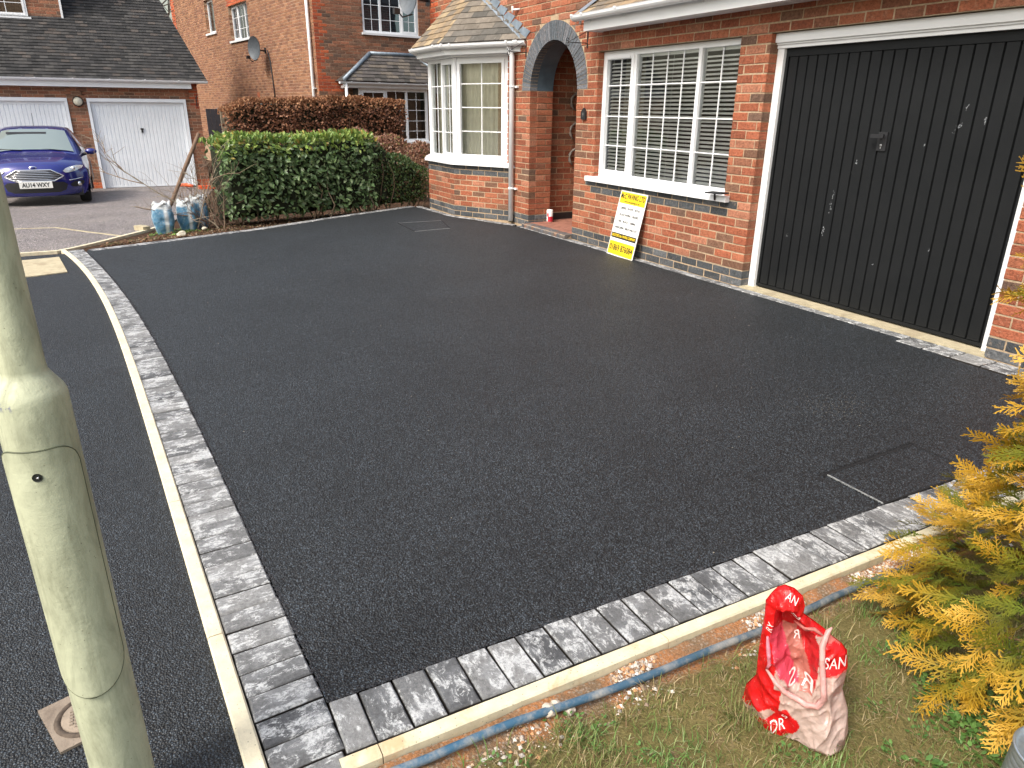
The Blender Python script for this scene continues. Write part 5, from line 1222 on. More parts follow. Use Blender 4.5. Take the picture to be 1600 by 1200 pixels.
# grass
mb = MB(); GC = [((.16,.19,.055),5), ((.21,.225,.075),3), ((.12,.16,.04),3), ((.34,.27,.13),4), ((.42,.34,.19),2), ((.17,.23,.06),2), ((.30,.19,.10),1)]
for i in range(62000):
    x = 3.47+1.0*q.random()**1.15; y = q.uniform(-5.0, -1.2)
    dens = .55+.9*noise.noise(V3((x*7, y*7, 1)))
    if x < 3.56: dens *= max(0, (x-3.47)/.09)*.8
    if y > -2.9 and x < 3.75: dens *= .10
    if q.random() > dens: continue
    gn0 = noise.noise(V3((x*9, y*9, 4)))
    h = q.uniform(.010, .030)*(1.7 if gn0 > .12 else 1); a = q.uniform(0, 6.28); lean = q.uniform(.3, 1.6)*h; w = q.uniform(.0007, .0016)
    c = pick(GC); gn = noise.noise(V3((x*4, y*4, 9)))
    if gn > .15: c = (c[0]*.75, c[1]*1.15, c[2]*.9)
    b = V3((x, y, lz(x, y)-.002)); d_ = V3((math.cos(a), math.sin(a), 0)); s_ = V3((-d_.y, d_.x, 0))*w
    mb.add([b-s_, b+s_, b+d_*lean*.4+s_*.8+Z_*h*.7, b+d_*lean*.4-s_*.8+Z_*h*.7, b+d_*lean+Z_*h], [(0,1,2,3),(3,2,4)], c)
for i in range(1300):     # dead straws lying flat
    x = q.uniform(3.5, 4.4); y = q.uniform(-4.6, -2.6); a = q.uniform(0, 6.28); L = q.uniform(.008, .032); b = V3((x, y, lz(x, y)+.012)); d_ = V3((math.cos(a), math.sin(a), q.uniform(-.1, .2)))*L; s_ = V3((-d_.y, d_.x, 0)).normalized()*.0006
    mb.add([b-s_, b+s_, b+d_+s_, b+d_-s_], [(0,1,2,3)], (.40, .32, .19))
mb.build('grass', M['grass'], kind='stuff')
mb = MB(); wc = [((.08,.17,.035),3), ((.11,.21,.05),3), ((.06,.13,.03),2)]
def weed(x, y, n, s):
    for i in range(n):
        a = q.uniform(0, 6.28); rr = q.uniform(.1, 1)*s*2.2; el = q.uniform(.1, .9); b = V3((x+rr*math.cos(a), y+rr*math.sin(a), lz(x, y)+.006+q.uniform(0, .015))); a2 = a+q.gauss(0, .7); d_ = V3((math.cos(a2), math.sin(a2), el*.6)); sd = V3((-math.sin(a2), math.cos(a2), 0)); l = s*q.uniform(.5, 1); w = l*.30; u_ = d_.cross(sd)*-1
        mb.add([b, b+d_*l*.35+sd*w+u_*.2*w, b+d_*l*.75+sd*w*.8, b+d_*l, b+d_*l*.75-sd*w*.8, b+d_*l*.35-sd*w, b+d_*l*.5], [(0,1,6),(1,2,6),(2,3,6),(3,4,6),(4,5,6),(5,0,6)], pick(wc))
for (x, y, n, s, sp, m) in ((3.98, -3.03, 26, .022, .09, 16), (4.12, -3.0, 26, .025, .08, 12), (3.80, -2.98, 20, .02, .07, 9), (3.56, -2.75, 16, .018, .05, 6), (3.52, -4.0, 14, .014, .04, 5), (3.62, -4.2, 14, .014, .06, 5), (3.9, -3.5, 14, .014, .12, 9), (3.7, -3.9, 12, .012, .1, 8), (4.05, -3.35, 12, .014, .1, 8)):
    for j in range(m): weed(x+q.gauss(0, sp), y+q.gauss(0, sp), n, s)
mb.build('lawn_weeds', M['leaf'], kind='stuff')
for i in range(9):
    pass
# ---------------------------------------------------------------- golden cypress
def spray_mesh(seed, gold):
    q = random.Random(seed); mb = MB(); L = q.uniform(.13, .19)
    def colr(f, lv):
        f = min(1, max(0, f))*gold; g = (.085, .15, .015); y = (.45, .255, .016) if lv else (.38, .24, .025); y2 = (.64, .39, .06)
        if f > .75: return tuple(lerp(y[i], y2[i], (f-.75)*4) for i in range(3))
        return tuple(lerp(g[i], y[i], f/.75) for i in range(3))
    def rib(p0, d, l, w, lv, f0, f1, curl):
        n = 3 if l > .02 else 2; pts = []; dd = d
        sd = V3((-d.y, d.x, 0)).normalized(); p = p0; vs = []; cs = []
        for i in range(n+1):
            ww = w*(1-.55*i/n)*q.uniform(.8, 1.2); vs += [p-sd*ww, p+sd*ww]; c = colr(f0+(f1-f0)*i/n, lv); cs += [c, c]
            pts.append(p); p = p+(d+V3((0, 0, curl*i/n)))*(l/n)
        mb.add(vs, [(2*i, 2*i+1, 2*i+3, 2*i+2) for i in range(n)], cs); return pts
    def rot2(d, a): return V3((d.x*math.cos(a)-d.y*math.sin(a), d.x*math.sin(a)+d.y*math.cos(a), q.gauss(0, .12)))
    def br(p, d, l, lv, f0):
        w = (.0022, .0020, .0019)[min(lv, 2)]; f1 = f0+l/.12
        rib(p, d, l, w, lv, f0, f1, -.12 if lv == 0 else q.gauss(-.05, .15))
        if l < .011: return
        n = max(2, int(l/(.010 if lv == 0 else .0075)))
        for i in range(1, n):
            s = (i+.3*q.random())/n; pp = p+d*l*s+Z_*(-.06*l*s if lv == 0 else 0)
            ll = l*(.50 if lv == 0 else .42)*(1-s*.75)*q.uniform(.55, 1.35)*(min(1, s*3.2))
            if lv >= 2 or ll < .004: continue
            side = 1 if i % 2 else -1
            br(pp, rot2(d, side*q.uniform(.4, .95)), ll, lv+1, f0+(f1-f0)*s*.8)
            if lv < 1: br(pp+d*.003, rot2(d, -side*q.uniform(.55, .85)), ll*.9, lv+1, f0+(f1-f0)*s*.8)
    br(V3((0, 0, 0)), X_, L, 0, .05)
    return mb.mesh('spray', M['spray'])
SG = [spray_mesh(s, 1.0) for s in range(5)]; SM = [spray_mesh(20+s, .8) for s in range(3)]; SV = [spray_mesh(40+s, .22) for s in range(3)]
CA = V3((4.10, -2.45, -.05)); con = thing('golden_conifer', CA, 'golden yellow and green cypress bush spreading over the lawn at the right edge', 'shrub')
def cr_(z):
    pr = [(-.1, .42), (.08, .60), (.20, .69), (.34, .62), (.48, .47), (.75, .36), (1.0, .40), (1.3, .51), (1.6, .30), (1.9, .12), (2.05, .02)]
    for (a, b), (c, d) in zip(pr, pr[1:]):
        if a <= z <= c: return b+(d-b)*(z-a)/(c-a)
    return .02
q = random.Random(77); limbs = MB(); limbs.tube([(0, 0, -.05), (.02, .01, .5), (-.01, .0, 1.1), (0, 0, 1.9)], [.035, .03, .02, .006], 8, (.14, .09, .055)); cand = []
for i in range(1900):
    z = .09+1.80*q.random()**1.55; az = q.uniform(0, 2*math.pi)
    toward = math.cos(az-math.atan2(CAM.y-CA.y-.0, CAM.x-CA.x)-R(-55))
    R_ = cr_(z)*(1+.22*noise.noise(V3((math.cos(az)*2.2, math.sin(az)*2.2, z*3.5))))
    rr = R_*(1-abs(q.gauss(0, .16))) - .05; o_ = V3((math.cos(az), math.sin(az), 0)); p_ = o_*rr+Z_*z
    d_ = (o_*q.uniform(.6, 1.1)+V3((-o_.y, o_.x, 0))*q.gauss(0, .45)+Z_*(q.gauss(.05, .35)-(.35 if z < .3 else 0))).normalized(); up = (Z_*.6+o_*q.uniform(.1, 1.1)+V3((q.gauss(0, .35), q.gauss(0, .35), 0))); s_ = up.cross(d_).normalized(); n_ = d_.cross(s_)
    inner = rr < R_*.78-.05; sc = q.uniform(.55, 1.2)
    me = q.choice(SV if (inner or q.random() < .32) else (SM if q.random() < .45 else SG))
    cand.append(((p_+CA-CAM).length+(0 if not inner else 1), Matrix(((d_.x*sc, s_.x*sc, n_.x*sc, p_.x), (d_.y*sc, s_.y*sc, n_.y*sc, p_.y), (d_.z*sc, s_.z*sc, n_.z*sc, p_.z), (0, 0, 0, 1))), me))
    if i % 22 == 0: limbs.tube([(0, 0, z*.55), p_*.5+Z_*z*.1, p_*.8], [.009, .005, .002], 5, (.16, .10, .05), cap=False)
limbs.build('branches', M['bark'], con, 'stuff')
cand.sort(key=lambda c: c[0])
for d_, m_, me in cand[:300]: inst('spray', me, con, m_)
vs, fs, cs, b = [], [], [], 0
for d_, m_, me in cand[300:]:
    cc = me.color_attributes['Col'].data
    vs += [m_ @ v.co for v in me.vertices]; cs += [tuple(c.color)[:3] for c in cc]; fs += [tuple(i+b for i in f.vertices) for f in me.polygons]; b += len(me.vertices)
mb = MB(); mb.add(vs, fs, cs); mb.build('foliage', M['spray'], con, 'stuff')

# ---------------------------------------------------------------- lamp post
k = NM('pale_green_paint'); p = k.geo(); base = k.mix(1.0, (.48, .50, .345), k.ramp(k.noise(p, 6, 6, .65), [(.3, .80), (.7, 1.08)]), 'MULTIPLY')
mp = k.N('Mapping'); mp.inputs['Scale'].default_value = (1, 1, .22); k.L(p, mp.inputs[0])
base = k.mix(k.math('MULTIPLY', k.ramp(k.noise(mp.outputs[0], 26, 6, .7, .5), [(.46, 0), (.70, 1)]), .75), base, (.22, .23, .15))
base = k.mix(k.ramp(k.noise(p, 34, 6, .75, .3), [(.70, 0), (.715, 1)]), base, (.22, .23, .24))
base = k.mix(k.ramp(k.voro(p, 55, 'Distance'), [(.04, .7), (.09, 0)]), base, (.13, .12, .08))
sx = k.N('SeparateXYZ'); k.L(p, sx.inputs[0]); band = k.ramp(k.math('ABSOLUTE', k.math('DIVIDE', k.math('SUBTRACT', sx.outputs[2], 1.021), .012)), [(.2, 1), (1, 0)])
base = k.mix(k.math('MULTIPLY', band, k.ramp(k.noise(p, 28, 5, .7), [(.56, 0), (.59, 1)])), base, (.22, .23, .26))
k.set(base, k.ramp(k.noise(p, 20, 4), [(.3, .42), (.7, .7)]), 0, .4); k.bump(k.math('ADD', k.noise(p, 22, 6, .65), k.math('MULTIPLY', k.noise(p, 5, 2), 1.5)), .45, .006); M['post'] = k.m
lp = thing('lamp_post', (3.255, -5.075, 0), 'pale green steel lamp post with a rounded access door, close at the left edge', 'lamp post')
mb = MB(); mb.lathe([(.060, -.3), (.0602, .6), (.060, 1.016), (.0595, 1.024), (.056, 1.034), (.041, 1.058), (.0365, 1.066), (.0362, 1.072), (.0355, 1.078), (.0345, 2.2), (.032, 4.9), (.0005, 4.91)], n=48, sm=True); mb.build('shaft', M['post'], lp)
mb = MB(); zb_, zt_ = .380, .936; ac = R(7.9-18); hw = R(72); rowsn = 40; coln = 30; vs = []
def halfw(z):
    t = min(z-zb_, zt_-z); rc = .045 if z > .6 else .085
    if t >= rc: return hw
    f = 1-t/rc; return hw-(rc/.0625)*(1-math.sqrt(max(0, 1-f*f)))
for i in range(rowsn+1):
    u = i/rowsn; z = zb_+(zt_-zb_)*(.5-.5*math.cos(math.pi*u)); h_ = halfw(z)
    for j in range(coln+1):
        a = ac-h_+2*h_*j/coln; vs.append((.0642*math.cos(a), .0642*math.sin(a), z))
n1 = len(vs); mb.add(vs, [(i*(coln+1)+j, i*(coln+1)+j+1, (i+1)*(coln+1)+j+1, (i+1)*(coln+1)+j) for i in range(rowsn) for j in range(coln)], sm=True)
loop = [i*(coln+1)+coln for i in range(rowsn+1)]+[rowsn*(coln+1)+j for j in range(coln-1, -1, -1)]+[i*(coln+1) for i in range(rowsn-1, -1, -1)]+[j for j in range(1, coln)]
ev = [vs[i] for i in loop]; iv = [(x*.945, y*.945, z) for x, y, z in ev]; ev2 = ev
mb.add(ev2+iv, [(i, (i+1) % len(loop), len(loop)+(i+1) % len(loop), len(loop)+i)[::-1] for i in range(len(loop))]); dr = mb.build('access_door', M['post'], lp)
mb = MB(); mb.tube([(x*.982, y*.982, z) for x, y, z in ev]+[(ev[0][0]*.982, ev[0][1]*.982, ev[0][2])], .0017, 5, (.09, .10, .06), cap=False); mb.build('door_seam_shade', M['col'], dr)  # thin dark tube paints in the shadow gap round the door edge
al = R(7.9-17); lk = V3((.0642*math.cos(al), .0642*math.sin(al), .886)); nL = V3((math.cos(al), math.sin(al), 0)); tL = V3((-nL.y, nL.x, 0))
mb = MB(); ring_ = [lk+nL*.0008+tL*.0085*math.cos(a)+Z_*.0085*math.sin(a) for a in [k_*math.pi/10 for k_ in range(20)]]; ring2 = [lk-nL*.0+tL*.007*math.cos(a)+Z_*.007*math.sin(a) for a in [k_*math.pi/10 for k_ in range(20)]]
mb.add(ring_+ring2, [(i, (i+1) % 20, 20+(i+1) % 20, 20+i) for i in range(20)]+[tuple(range(20, 40))], (.02, .022, .018)); lo_ = mb.build('lock_recess', M['col'], dr)
mb = MB(); mb.tube([lk-nL*.0005+tL*.001, lk+nL*.003+tL*.001], .003, 3); mb.build('lock_pin', M['steel'], lo_)

# ---------------------------------------------------------------- red carrier bag
OUT = [(-0.171,0.446),(-0.147,0.441),(-0.125,0.423),(-0.117,0.399),(-0.118,0.377),(-0.097,0.365),(-0.068,0.348),(-0.045,0.33),(-0.02,0.315),(-0.004,0.297),(0.004,0.254),(0.001,0.189),(0.022,0.134),(0.032,0.075),(0.029,0.035),(0.0,0.0),(-0.05,0.006),(-0.124,0.024),(-0.186,0.027),(-0.205,0.033),(-0.227,0.057),(-0.24,0.08),(-0.229,0.106),(-0.226,0.141),(-0.205,0.175),(-0.208,0.241),(-0.208,0.296),(-0.207,0.355),(-0.21,0.393),(-0.198,0.418),(-0.187,0.436)]
BAGB = V3((3.868, -3.470, -.045)); BU = V3((math.cos(R(45)), math.sin(R(45)), 0)); BN = V3((BU.y, -BU.x, 0))
def inpoly(x, y, P):
    c = False; j = len(P)-1
    for i in range(len(P)):
        if (P[i][1] > y) != (P[j][1] > y) and x < (P[j][0]-P[i][0])*(y-P[i][1])/(P[j][1]-P[i][1]+1e-12)+P[i][0]: c = not c
        j = i
    return c
def edged(x, y, P):
    d = 9; p = V3((x, y, 0))
    for i in range(len(P)):
        a = V3((*P[i], 0)); b = V3((*P[(i+1) % len(P)], 0)); t = max(0, min(1, (p-a).dot(b-a)/(b-a).length_squared)); d = min(d, (p-a-(b-a)*t).length)
    return d
def cr(x, y):   # sharp-edged crumple
    v = V3((x*9, y*9, 0)); n = noise.voronoi(v)[0]; n2 = noise.voronoi(v*2.3+V3((3, 7, 0)))[0]
    r1 = 1-abs(noise.noise(V3((x*13+y*5, y*9-x*4, 2))))*2; r2 = 1-abs(noise.noise(V3((x*31-y*9, y*22+x*8, 7))))*2
    return .008*(n[1]-n[0])+.004*(n2[1]-n2[0])+.011*max(0, r1)**3+.005*max(0, r2)**3-.006
def bagp(a, b, extra=0.0, back=False):
    e = edged(a, b, OUT) if inpoly(a, b, OUT) else 0
    low = max(0, 1-b/.30); th = min(1, e/.06)**.55*(.035+.055*low)
    fold = .012*math.sin((a*.9+b*.35)*52+2.2*math.sin(b*17))*min(1, e/.03)*.6 + cr(a, b)*min(1, e/.02)
    # mouth of the bag: the front panel falls away below the rolled rim
    mouth = 0
    if inpoly(a, b, MOUTH): mouth = -min(1, edged(a, b, MOUTH)/.03)*.055
    f = max(0, min(1, -a/.24))*max(0, min(1, 1-(b-.08)/.25)); w_ = V3((-.055, .067, -.08))*f
    lean = -BN*(b*.10)
    if back: return BAGB+BU*a+Z_*b+w_+lean-BN*(th*.55+.004+.25*abs(fold))
    return BAGB+BU*a+Z_*b+w_+lean+BN*(th+fold+mouth+extra)
MOUTH = [(-0.183, 0.385), (-0.165, 0.40), (-0.135, 0.395), (-0.125, 0.37), (-0.085, 0.335), (-0.070, 0.30), (-0.068, 0.24), (-0.075, 0.195), (-0.120, 0.192), (-0.165, 0.235), (-0.190, 0.31)]
RED2 = [(-.068,.325),(-.02,.318),(.010,.300),(.012,.258),(-.051,.245),(-.062,.25)]; LOW = [(-.25,.08),(-.193,.110),(-.163,.128),(-.129,.14),(-.089,.108),(-.097,.087),(-.146,.055),(-.2,.030),(-.25,.03)]
LOWW = [(-.25,.09),(-.20,.118),(-.165,.135),(-.150,.128),(-.165,.118),(-.198,.098),(-.24,.075)]
def bagcol(a, b):
    j = .004*noise.noise(V3((a*60, b*60, 0))); a += j; b += j
    red, beige, pink, white, dred = (.80,.014,.016), (.68,.52,.45), (.82,.09,.15), (.74,.62,.56), (.60,.008,.014)
    if inpoly(a, b, LOWW): return (.62,.42,.34)
    if inpoly(a, b, LOW): return red
    if inpoly(a, b, MOUTH):
        if b > .33: return dred if b < .395 else red
        if a < -.150+(.30-b)*.45 and b > .19 and a > -.21: return pink if b > .2 else beige
        if -.125 < a+(b-.24)*.45 < -.085: return (.62,.22,.17)
        return (.70,.03,.035)
    if inpoly(a, b, RED2): return red
    if b > .335: return red
    if a < -.165 and b > .10: return red
    if a < -.145 and b > .125 and b < .19: return red
    if b > .245 and a > -.06: return (.74,.22,.18)
    return beige
N1, N2 = 120, 176; idx = {}; mb = MB(); vs, cs, fs = [], [], []
grid = {}
xs_ = [-.245+.282*i/N1 for i in range(N1+1)]; ys_ = [-.002+.452*j/N2 for j in range(N2+1)]
def snap(a, b):   # pull outside points onto the outline
    p = V3((a, b, 0)); best = None; bd = 9
    for i in range(len(OUT)):
        A = V3((*OUT[i], 0)); B = V3((*OUT[(i+1) % len(OUT)], 0)); t = max(0, min(1, (p-A).dot(B-A)/(B-A).length_squared)); c = A+(B-A)*t
        if (p-c).length < bd: bd = (p-c).length; best = c
    return best.x, best.y, bd
for j, b in enumerate(ys_):
    for i, a in enumerate(xs_):
        if inpoly(a, b, OUT): grid[i, j] = (a, b)
        else:
            sa, sb, d = snap(a, b)
            if d < .0035: grid[i, j] = (sa, sb)
for back in (False, True):
    base = len(vs); ids = {}
    for key, (a, b) in grid.items(): ids[key] = len(vs); vs.append(bagp(a, b, back=back)-BAGB); cs.append(bagcol(a, b))
    for (i, j) in grid:
        kk = [(i, j), (i+1, j), (i+1, j+1), (i, j+1)]
        if all(c in ids for c in kk):
            f_ = tuple(ids[c] for c in kk); fs.append(f_ if not back else f_[::-1])
k = NM('thin_bag_plastic'); p = k.geo(); at = k.N('Attribute', attribute_name='Col').outputs['Color']
c = k.mix(1.0, at, k.ramp(k.noise(p, 25, 5, .7), [(.3, .82), (.7, 1.12)]), 'MULTIPLY')
ln = k.ramp(k.noise(p, 38, 4, .6, 2.0), [(.64, 0), (.68, .35)]); c = k.mix(ln, c, (.85, .55, .5))
k.set(c, .24, 0, .6); k.bump(k.math('ADD', k.noise(p, 20, 4, .55, 1.2), k.math('MULTIPLY', k.voro(p, 24, 'Distance'), 1.3)), .8, .010)
t_ = k.N('BsdfTranslucent'); k.L(c, t_.inputs[0]); mx = k.N('MixShader'); mx.inputs[0].default_value = .45; k.L(k.b.outputs[0], mx.inputs[1]); k.L(t_.outputs[0], mx.inputs[2]); k.L(mx.outputs[0], k.out.inputs[0]); M['bag'] = k.m
bag = thing('carrier_bag', BAGB, 'crumpled red and clear plastic bag with white lettering standing on the lawn', 'bag')
mb.add(vs, fs, cs, sm=True); mb.build('bag_film', M['bag'], bag)
M['bagprint'] = simple('bag_white_print', (.80, .62, .60), .4, 0, .1, 20, 0)
def bagtext(txt, a, b, h, ang, width=None, mirror=False, mat='bagprint'):
    me = text_mesh(txt, h, M[mat], width, 0, ext=0); bm = bmesh.new(); bm.from_mesh(me); bmesh.ops.subdivide_edges(bm, edges=bm.edges, cuts=1); bmesh.ops.triangulate(bm, faces=bm.faces)
    for v in bm.verts:
        x, y = v.co.x, v.co.y
        if mirror: x = -x
        a_ = a+x*math.cos(ang)-y*math.sin(ang); b_ = b+x*math.sin(ang)+y*math.cos(ang); v.co = bagp(a_, b_, .0022)-BAGB
    bm.to_mesh(me); bm.free(); inst('lettering', me, bag)
bagtext('SAN', -.0315, .278, .040, .02, .052); bagtext('DR', -.142, .098, .040, .18, .036); bagtext('R S', -.103, .212, .038, .0, .056, True); bagtext('S', -.128, .122, .022, 1.0); bagtext('R', -.122, .302, .03, .3, mirror=True); bagtext('AN', -.152, .425, .022, -.5); bagtext('D', -.136, .372, .028, 1.2, mirror=True); bagtext('RY', -.192, .335, .020, 1.4)
mb = MB()     # rolled rim and the torn handles
rim = [(-.187,.228),(-.165,.212),(-.14,.195),(-.117,.180),(-.085,.172),(-.060,.175),(-.048,.20),(-.055,.237),(-.064,.285),(-.068,.320),(-.056,.345),(-.049,.358)]
mb.tube([bagp(a, b, .006)-BAGB for a, b in rim], [.003,.006,.007,.008,.008,.009,.008,.007,.007,.008,.006,.002], 7, (.86,.52,.48)); mb.tube([bagp(a, b, .004)-BAGB for a, b in [(-.135,.335),(-.11,.350),(-.09,.352),(-.068,.338)]], [.003,.005,.005,.003], 6, (.80,.30,.26)); mb.tube([bagp(a, b, .004)-BAGB for a, b in [(-.195,.31),(-.189,.28),(-.182,.25),(-.186,.228)]], [.003,.006,.005,.003], 6, (.84,.34,.42))
mb.build('handle', M['bag'], bag)

# ---------------------------------------------------------------- ribbed metal bucket, bottom right
M['zinc'] = simple('galvanised_steel', (.42, .47, .50), .32, .75, .25, 30, .1)
bk = thing('metal_bucket', (4.245, -3.245, -.05), 'ribbed galvanised metal bucket at the bottom right corner of the lawn', 'bucket')
prof = [(.096, 0)]; z = .008
while z < .215: prof += [(.096-z*.05, z), (.100-z*.05, z+.007), (.096-z*.05, z+.014)]; z += .017
mb = MB(); mb.lathe(prof+[(.086, .232), (.089, .235), (.091, .239), (.089, .243), (.085, .242), (.081, .236)], n=48, sm=True); mb.build('body', M['zinc'], bk)
mb = MB(); mb.lathe([(.082, .237), (.078, .230), (.0005, .226)], n=40); mb.build('lid', M['zinc'], bk)

# ---------------------------------------------------------------- paving firm's board leaning on the wall
SO = V3((-1.905, -.155, .005)); SU = V3((1, .012, 0)).normalized(); tp = V3((-1.86, -.012, .688)); SV_ = (tp-SO).normalized(); SN = SU.cross(SV_).normalized(); SV_ = SN.cross(SU)
sg = thing('advertising_board', SO, 'yellow and white paving company board leaning on the wall under the window', 'sign'); sm_ = frame_mat(V3((0, 0, 0)), SU, SV_, SN)
W_, H_ = .465, .70
def sgp(mb, name, mat): 
    o = mb.build(name, mat, sg); o.matrix_local = sm_ @ Matrix.Rotation(R(-1.5), 4, 'Z'); return o
mb = MB(); mb.box((0, 0, -.006), (W_, H_, 0)); sgp(mb, 'board', M['white_paint'])
mb = MB(); mb.box((.012, .565, 0), (W_-.012, .685, .0012)); sgp(mb, 'top_band', M['sign_yellow']); mb = MB(); mb.box((.010, .012, 0), (W_-.012, .155, .0012)); sgp(mb, 'bottom_band', M['sign_yellow']); mb = MB(); mb.box((.010, .188, 0), (W_-.014, .245, .0012)); sgp(mb, 'black_band', M['black_print'])
for txt, cx_, cy_, sz, wd, bold, mat in (('McC PAVING LTD', .232, .640, .075, .42, .0016, 'black_print'), ('www.mccpaving.co.uk', .232, .588, .034, .27, .0004, 'black_print'), ('DRIVES   PATIOS   PATHS', .232, .515, .034, .33, .0006, 'black_print'), ('BLOCK PAVING   GRAVEL', .232, .445, .034, .33, .0006, 'black_print'), ('RED   BLACK   TARMAC', .232, .375, .034, .31, .0006, 'black_print'), ('LANDSCAPING   BRICK WALLS ETC', .232, .305, .034, .40, .0005, 'black_print'), ("BICESTER'S No1 PAVING COMPANY", .232, .217, .040, .41, .0008, 'sign_yellow'), ('01869 876084', .232, .086, .092, .41, .0018, 'black_print')):
    o = inst('lettering', text_mesh(txt, sz, M[mat], wd, bold), sg); o.matrix_local = sm_ @ Matrix.Rotation(R(-1.5), 4, 'Z') @ Matrix.Translation((cx_, cy_, .0022))

# ---------------------------------------------------------------- blue sacks, pole, offcuts, twigs
k = NM('blue_sack'); p = k.geo(); tc = k.N('TexCoord'); wv_ = k.N('TexWave'); wv_.inputs['Scale'].default_value = 7; wv_.inputs['Distortion'].default_value = 9; wv_.inputs['Detail'].default_value = 4; k.L(tc.outputs['Object'], wv_.inputs['Vector'])
at = k.N('Attribute', attribute_name='Col').outputs['Color']; n_ = k.ramp(k.noise(p, 30, 5, .75, 1), [(.56, 0), (.66, .6)])
k.set(k.mix(n_, at, (.62, .68, .70)), .35, 0, .5); k.bump(k.math('ADD', k.noise(p, 30, 5, .7, 2), k.math('MULTIPLY', wv_.outputs[0], .3)), 1.0, .02); M['sack'] = k.m
for n_s, (x, y, w, h, lb) in enumerate(((-5.84, -4.44, .132, .38, 'blue and white plastic sack nearest the road, leftmost of the three'), (-6.02, -4.14, .128, .39, 'middle of the three blue and white plastic sacks by the bare twigs'), (-6.22, -3.97, .122, .42, 'rearmost of the three blue and white plastic sacks, half hidden'))):
    mb = MB(); vs = []; cs = []; q2 = random.Random(n_s); nr, ns = 16, 36
    for i in range(nr+1):
        t = i/nr; z = h*t; rr = w*(.78+.36*math.sin(min(t*1.25, 1)*math.pi*.75))*(1 if t < .85 else 1-(t-.85)*1.2)
        for j in range(ns):
            a = 2*math.pi*j/ns; sq = (abs(math.cos(a))**4+abs(math.sin(a))**4)**-.25*.85; r_ = rr*sq*(1+.14*noise.noise(V3((math.cos(a)*3, math.sin(a)*3, z*20+n_s*5)))); vs.append((r_*math.cos(a), r_*math.sin(a), z+.02*noise.noise(V3((a*2, n_s, t)))))
            stripe = (math.sin(a*4+.5) > .78) ; cs.append((.68,.73,.74) if (t > .84 or stripe) else (.09,.26,.42) if q2.random() < .8 else (.17,.36,.50))
    mb.add(vs, [(i*ns+j, i*ns+(j+1) % ns, (i+1)*ns+(j+1) % ns, (i+1)*ns+j) for i in range(nr) for j in range(ns)]+[tuple(nr*ns+j for j in range(ns))], cs, sm=True)
    t = thing('plastic_sack', (x, y, drop(x)-.03), lb, 'sack', 'blue and white sacks by the hedge'); mb.build('sack_body', M['sack'], t)
    mb = MB(); mb.tube([(w*.75*math.cos(a), w*.75*math.sin(a), h+.02*math.sin(a*5)) for a in [2*math.pi*k_/20 for k_ in range(21)]], [.014+.006*math.sin(k_*1.7) for k_ in range(21)], 6, (.74,.77,.77), cap=False); mb.build('rolled_top', M['sack'], t)
mb = MB(); a_ = V3((-6.15, -4.50, -.08)); b_ = V3((-6.30, -3.82, 1.16)); mb.tube([a_, lerp(a_, b_, .33)+V3((.01, .008, 0)), lerp(a_, b_, .66)+V3((.01, 0, 0)), b_], [.025, .026, .026, .024], 9, (.17,.11,.075)); o = mb.build('timber_pole', M['bark']); tag(o, 'brown round pole leaning up out of the sacks towards the hedge', 'pole')
mb = MB(); mb.box((-.11, -.05, 0), (.11, .05, .065)); o = mb.build('concrete_block', M['conc'], loc=(-6.22, -4.70, drop(-6.2)-.02)); o.rotation_euler = (0, 0, .5); tag(o, 'small pale block on the tarmac beside the leftmost blue sack', 'block')
mb = MB(); q = random.Random(9)
def twig(p, d_, L, r_, n):
    pts = [p]
    for i in range(4): d_ = (d_+V3((q.gauss(0, .16), q.gauss(0, .16), q.gauss(0, .12)))).normalized(); pts.append(pts[-1]+d_*L/4)
    mb.tube(pts, [r_, r_*.9, r_*.75, r_*.6, r_*.45], 5, pick([((.26,.19,.13), 2), ((.34,.28,.20), 2), ((.17,.11,.08), 2)]), cap=False)
    if n:
        for i in range(q.choice((2, 3))): twig(pts[q.choice((2, 3, 4))], (d_+V3((q.gauss(0, .5), q.gauss(0, .5), q.gauss(.1, .3)))).normalized(), L*q.uniform(.45, .75), r_*.6, n-1)
for i in range(30): twig(V3((q.gauss(0, .16), q.gauss(0, .2), -.02)), V3((q.gauss(.1, .4), q.gauss(-.15, .4), 1)).normalized(), q.uniform(.35, .75), q.uniform(.004, .009), 2)
twig(V3((0, -.1, .1)), V3((-.1, -.75, .75)).normalized(), .8, .012, 3); twig(V3((.1, .1, .05)), V3((.2, -.7, .5)).normalized(), .7, .010, 2)
t = thing('bare_shrub', (-6.12, -3.90, -.05), 'bare twiggy shrub between the blue sacks and the laurel hedge', 'shrub'); mb.build('twigs', M['bark'], t, 'stuff')
mb = MB(); q = random.Random(4)
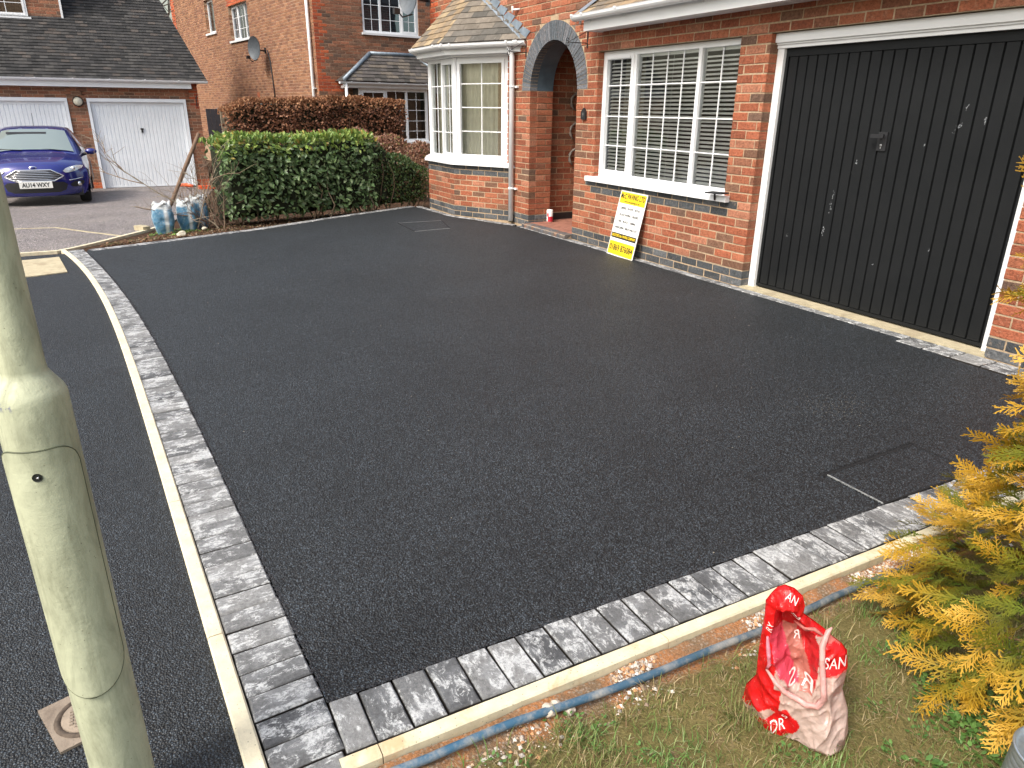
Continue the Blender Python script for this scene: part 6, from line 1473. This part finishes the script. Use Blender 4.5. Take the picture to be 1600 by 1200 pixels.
for i in range(2600):
    s = q.random(); base_ = lerp(V3((-4.85, -5.15, 0)), V3((-7.0, -.8, 0)), s); nn_ = V3((-.90, -.43, 0)); w_ = q.random()*(.10+.75*min(1, s*2.2)); p_ = base_+nn_*w_
    if q.random() < .6: pebble(mb, (p_.x, p_.y, drop(p_.x)-.03), q.choice((.006, .01, .014, .02)), q.choice(((.13,.075,.045), (.20,.12,.07), (.08,.05,.03), (.34,.27,.19), (.20,.10,.05))), q)
    else:
        a = q.uniform(0, 6.28); l = q.uniform(.02, .06); d_ = V3((math.cos(a), math.sin(a), q.uniform(-.2, .4)))*l; s_ = V3((-math.sin(a), math.cos(a), 0))*l*.25; c_ = V3((p_.x, p_.y, drop(p_.x)-.015)); mb.add([c_, c_+d_*.5+s_, c_+d_, c_+d_*.5-s_], [(0,1,2,3)], q.choice(((.18,.10,.055), (.26,.16,.09), (.12,.06,.035), (.09,.11,.03))))
mb.build('leaf_litter', M['dryleaf'], kind='stuff')
mb = MB(); wc = [((.14,.27,.04),3), ((.20,.33,.06),2), ((.09,.19,.03),2)]; q = random.Random(6)
_lz = lz; lz = lambda x, y: drop(x)-.03
for j in range(26): weed(-5.80+q.gauss(0, .16), -4.30+q.gauss(0, .13), 14, .035)
mb.build('green_weeds', M['leaf'], kind='stuff'); lz = _lz
for (x, y, s, lb) in ((-5.30, -4.28, .055, 'larger pale broken lump on the soil strip, right of the blue sacks'), (-5.62, -3.98, .04, 'smaller pale lump on the soil behind the larger one, near the bare twigs')):
    bm = bmesh.new(); bmesh.ops.create_icosphere(bm, subdivisions=2, radius=s)
    for v in bm.verts: v.co *= 1+.5*noise.noise(v.co*20+V3((x*9, y*9, 0))); v.co.z *= .55
    bm.verts.index_update(); mb = MB(); mb.add([v.co for v in bm.verts], [tuple(v.index for v in f.verts) for f in bm.faces], (.50, .46, .36)); bm.free(); o = mb.build('stone', M['stones'], loc=(x, y, 0)); tag(o, lb, 'stone', 'pale lumps on the far soil strip')
t = thing('garden_tool', (-15.0, -3.3, drop(-15)+.03), 'long orange garden tool lying on the tarmac before the far white garage door', 'tool'); OR_ = simple('orange_plastic', (.75, .10, .02), .4, 0, .05, 10, 0)
mb = MB(); mb.tube([(-.45, -.28, .02), (-.25, -.10, .03), (-.05, .02, .02)], [.04, .05, .035], 8); mb.build('handle', OR_, t); mb = MB(); mb.tube([(-.05, .02, .02), (.25, .18, .03)], .018, 6); mb.build('shaft', M['black_paint'], t); mb = MB(); mb.box((.2, .1, -.01), (.5, .5, .06)); mb.build('head', OR_, t)
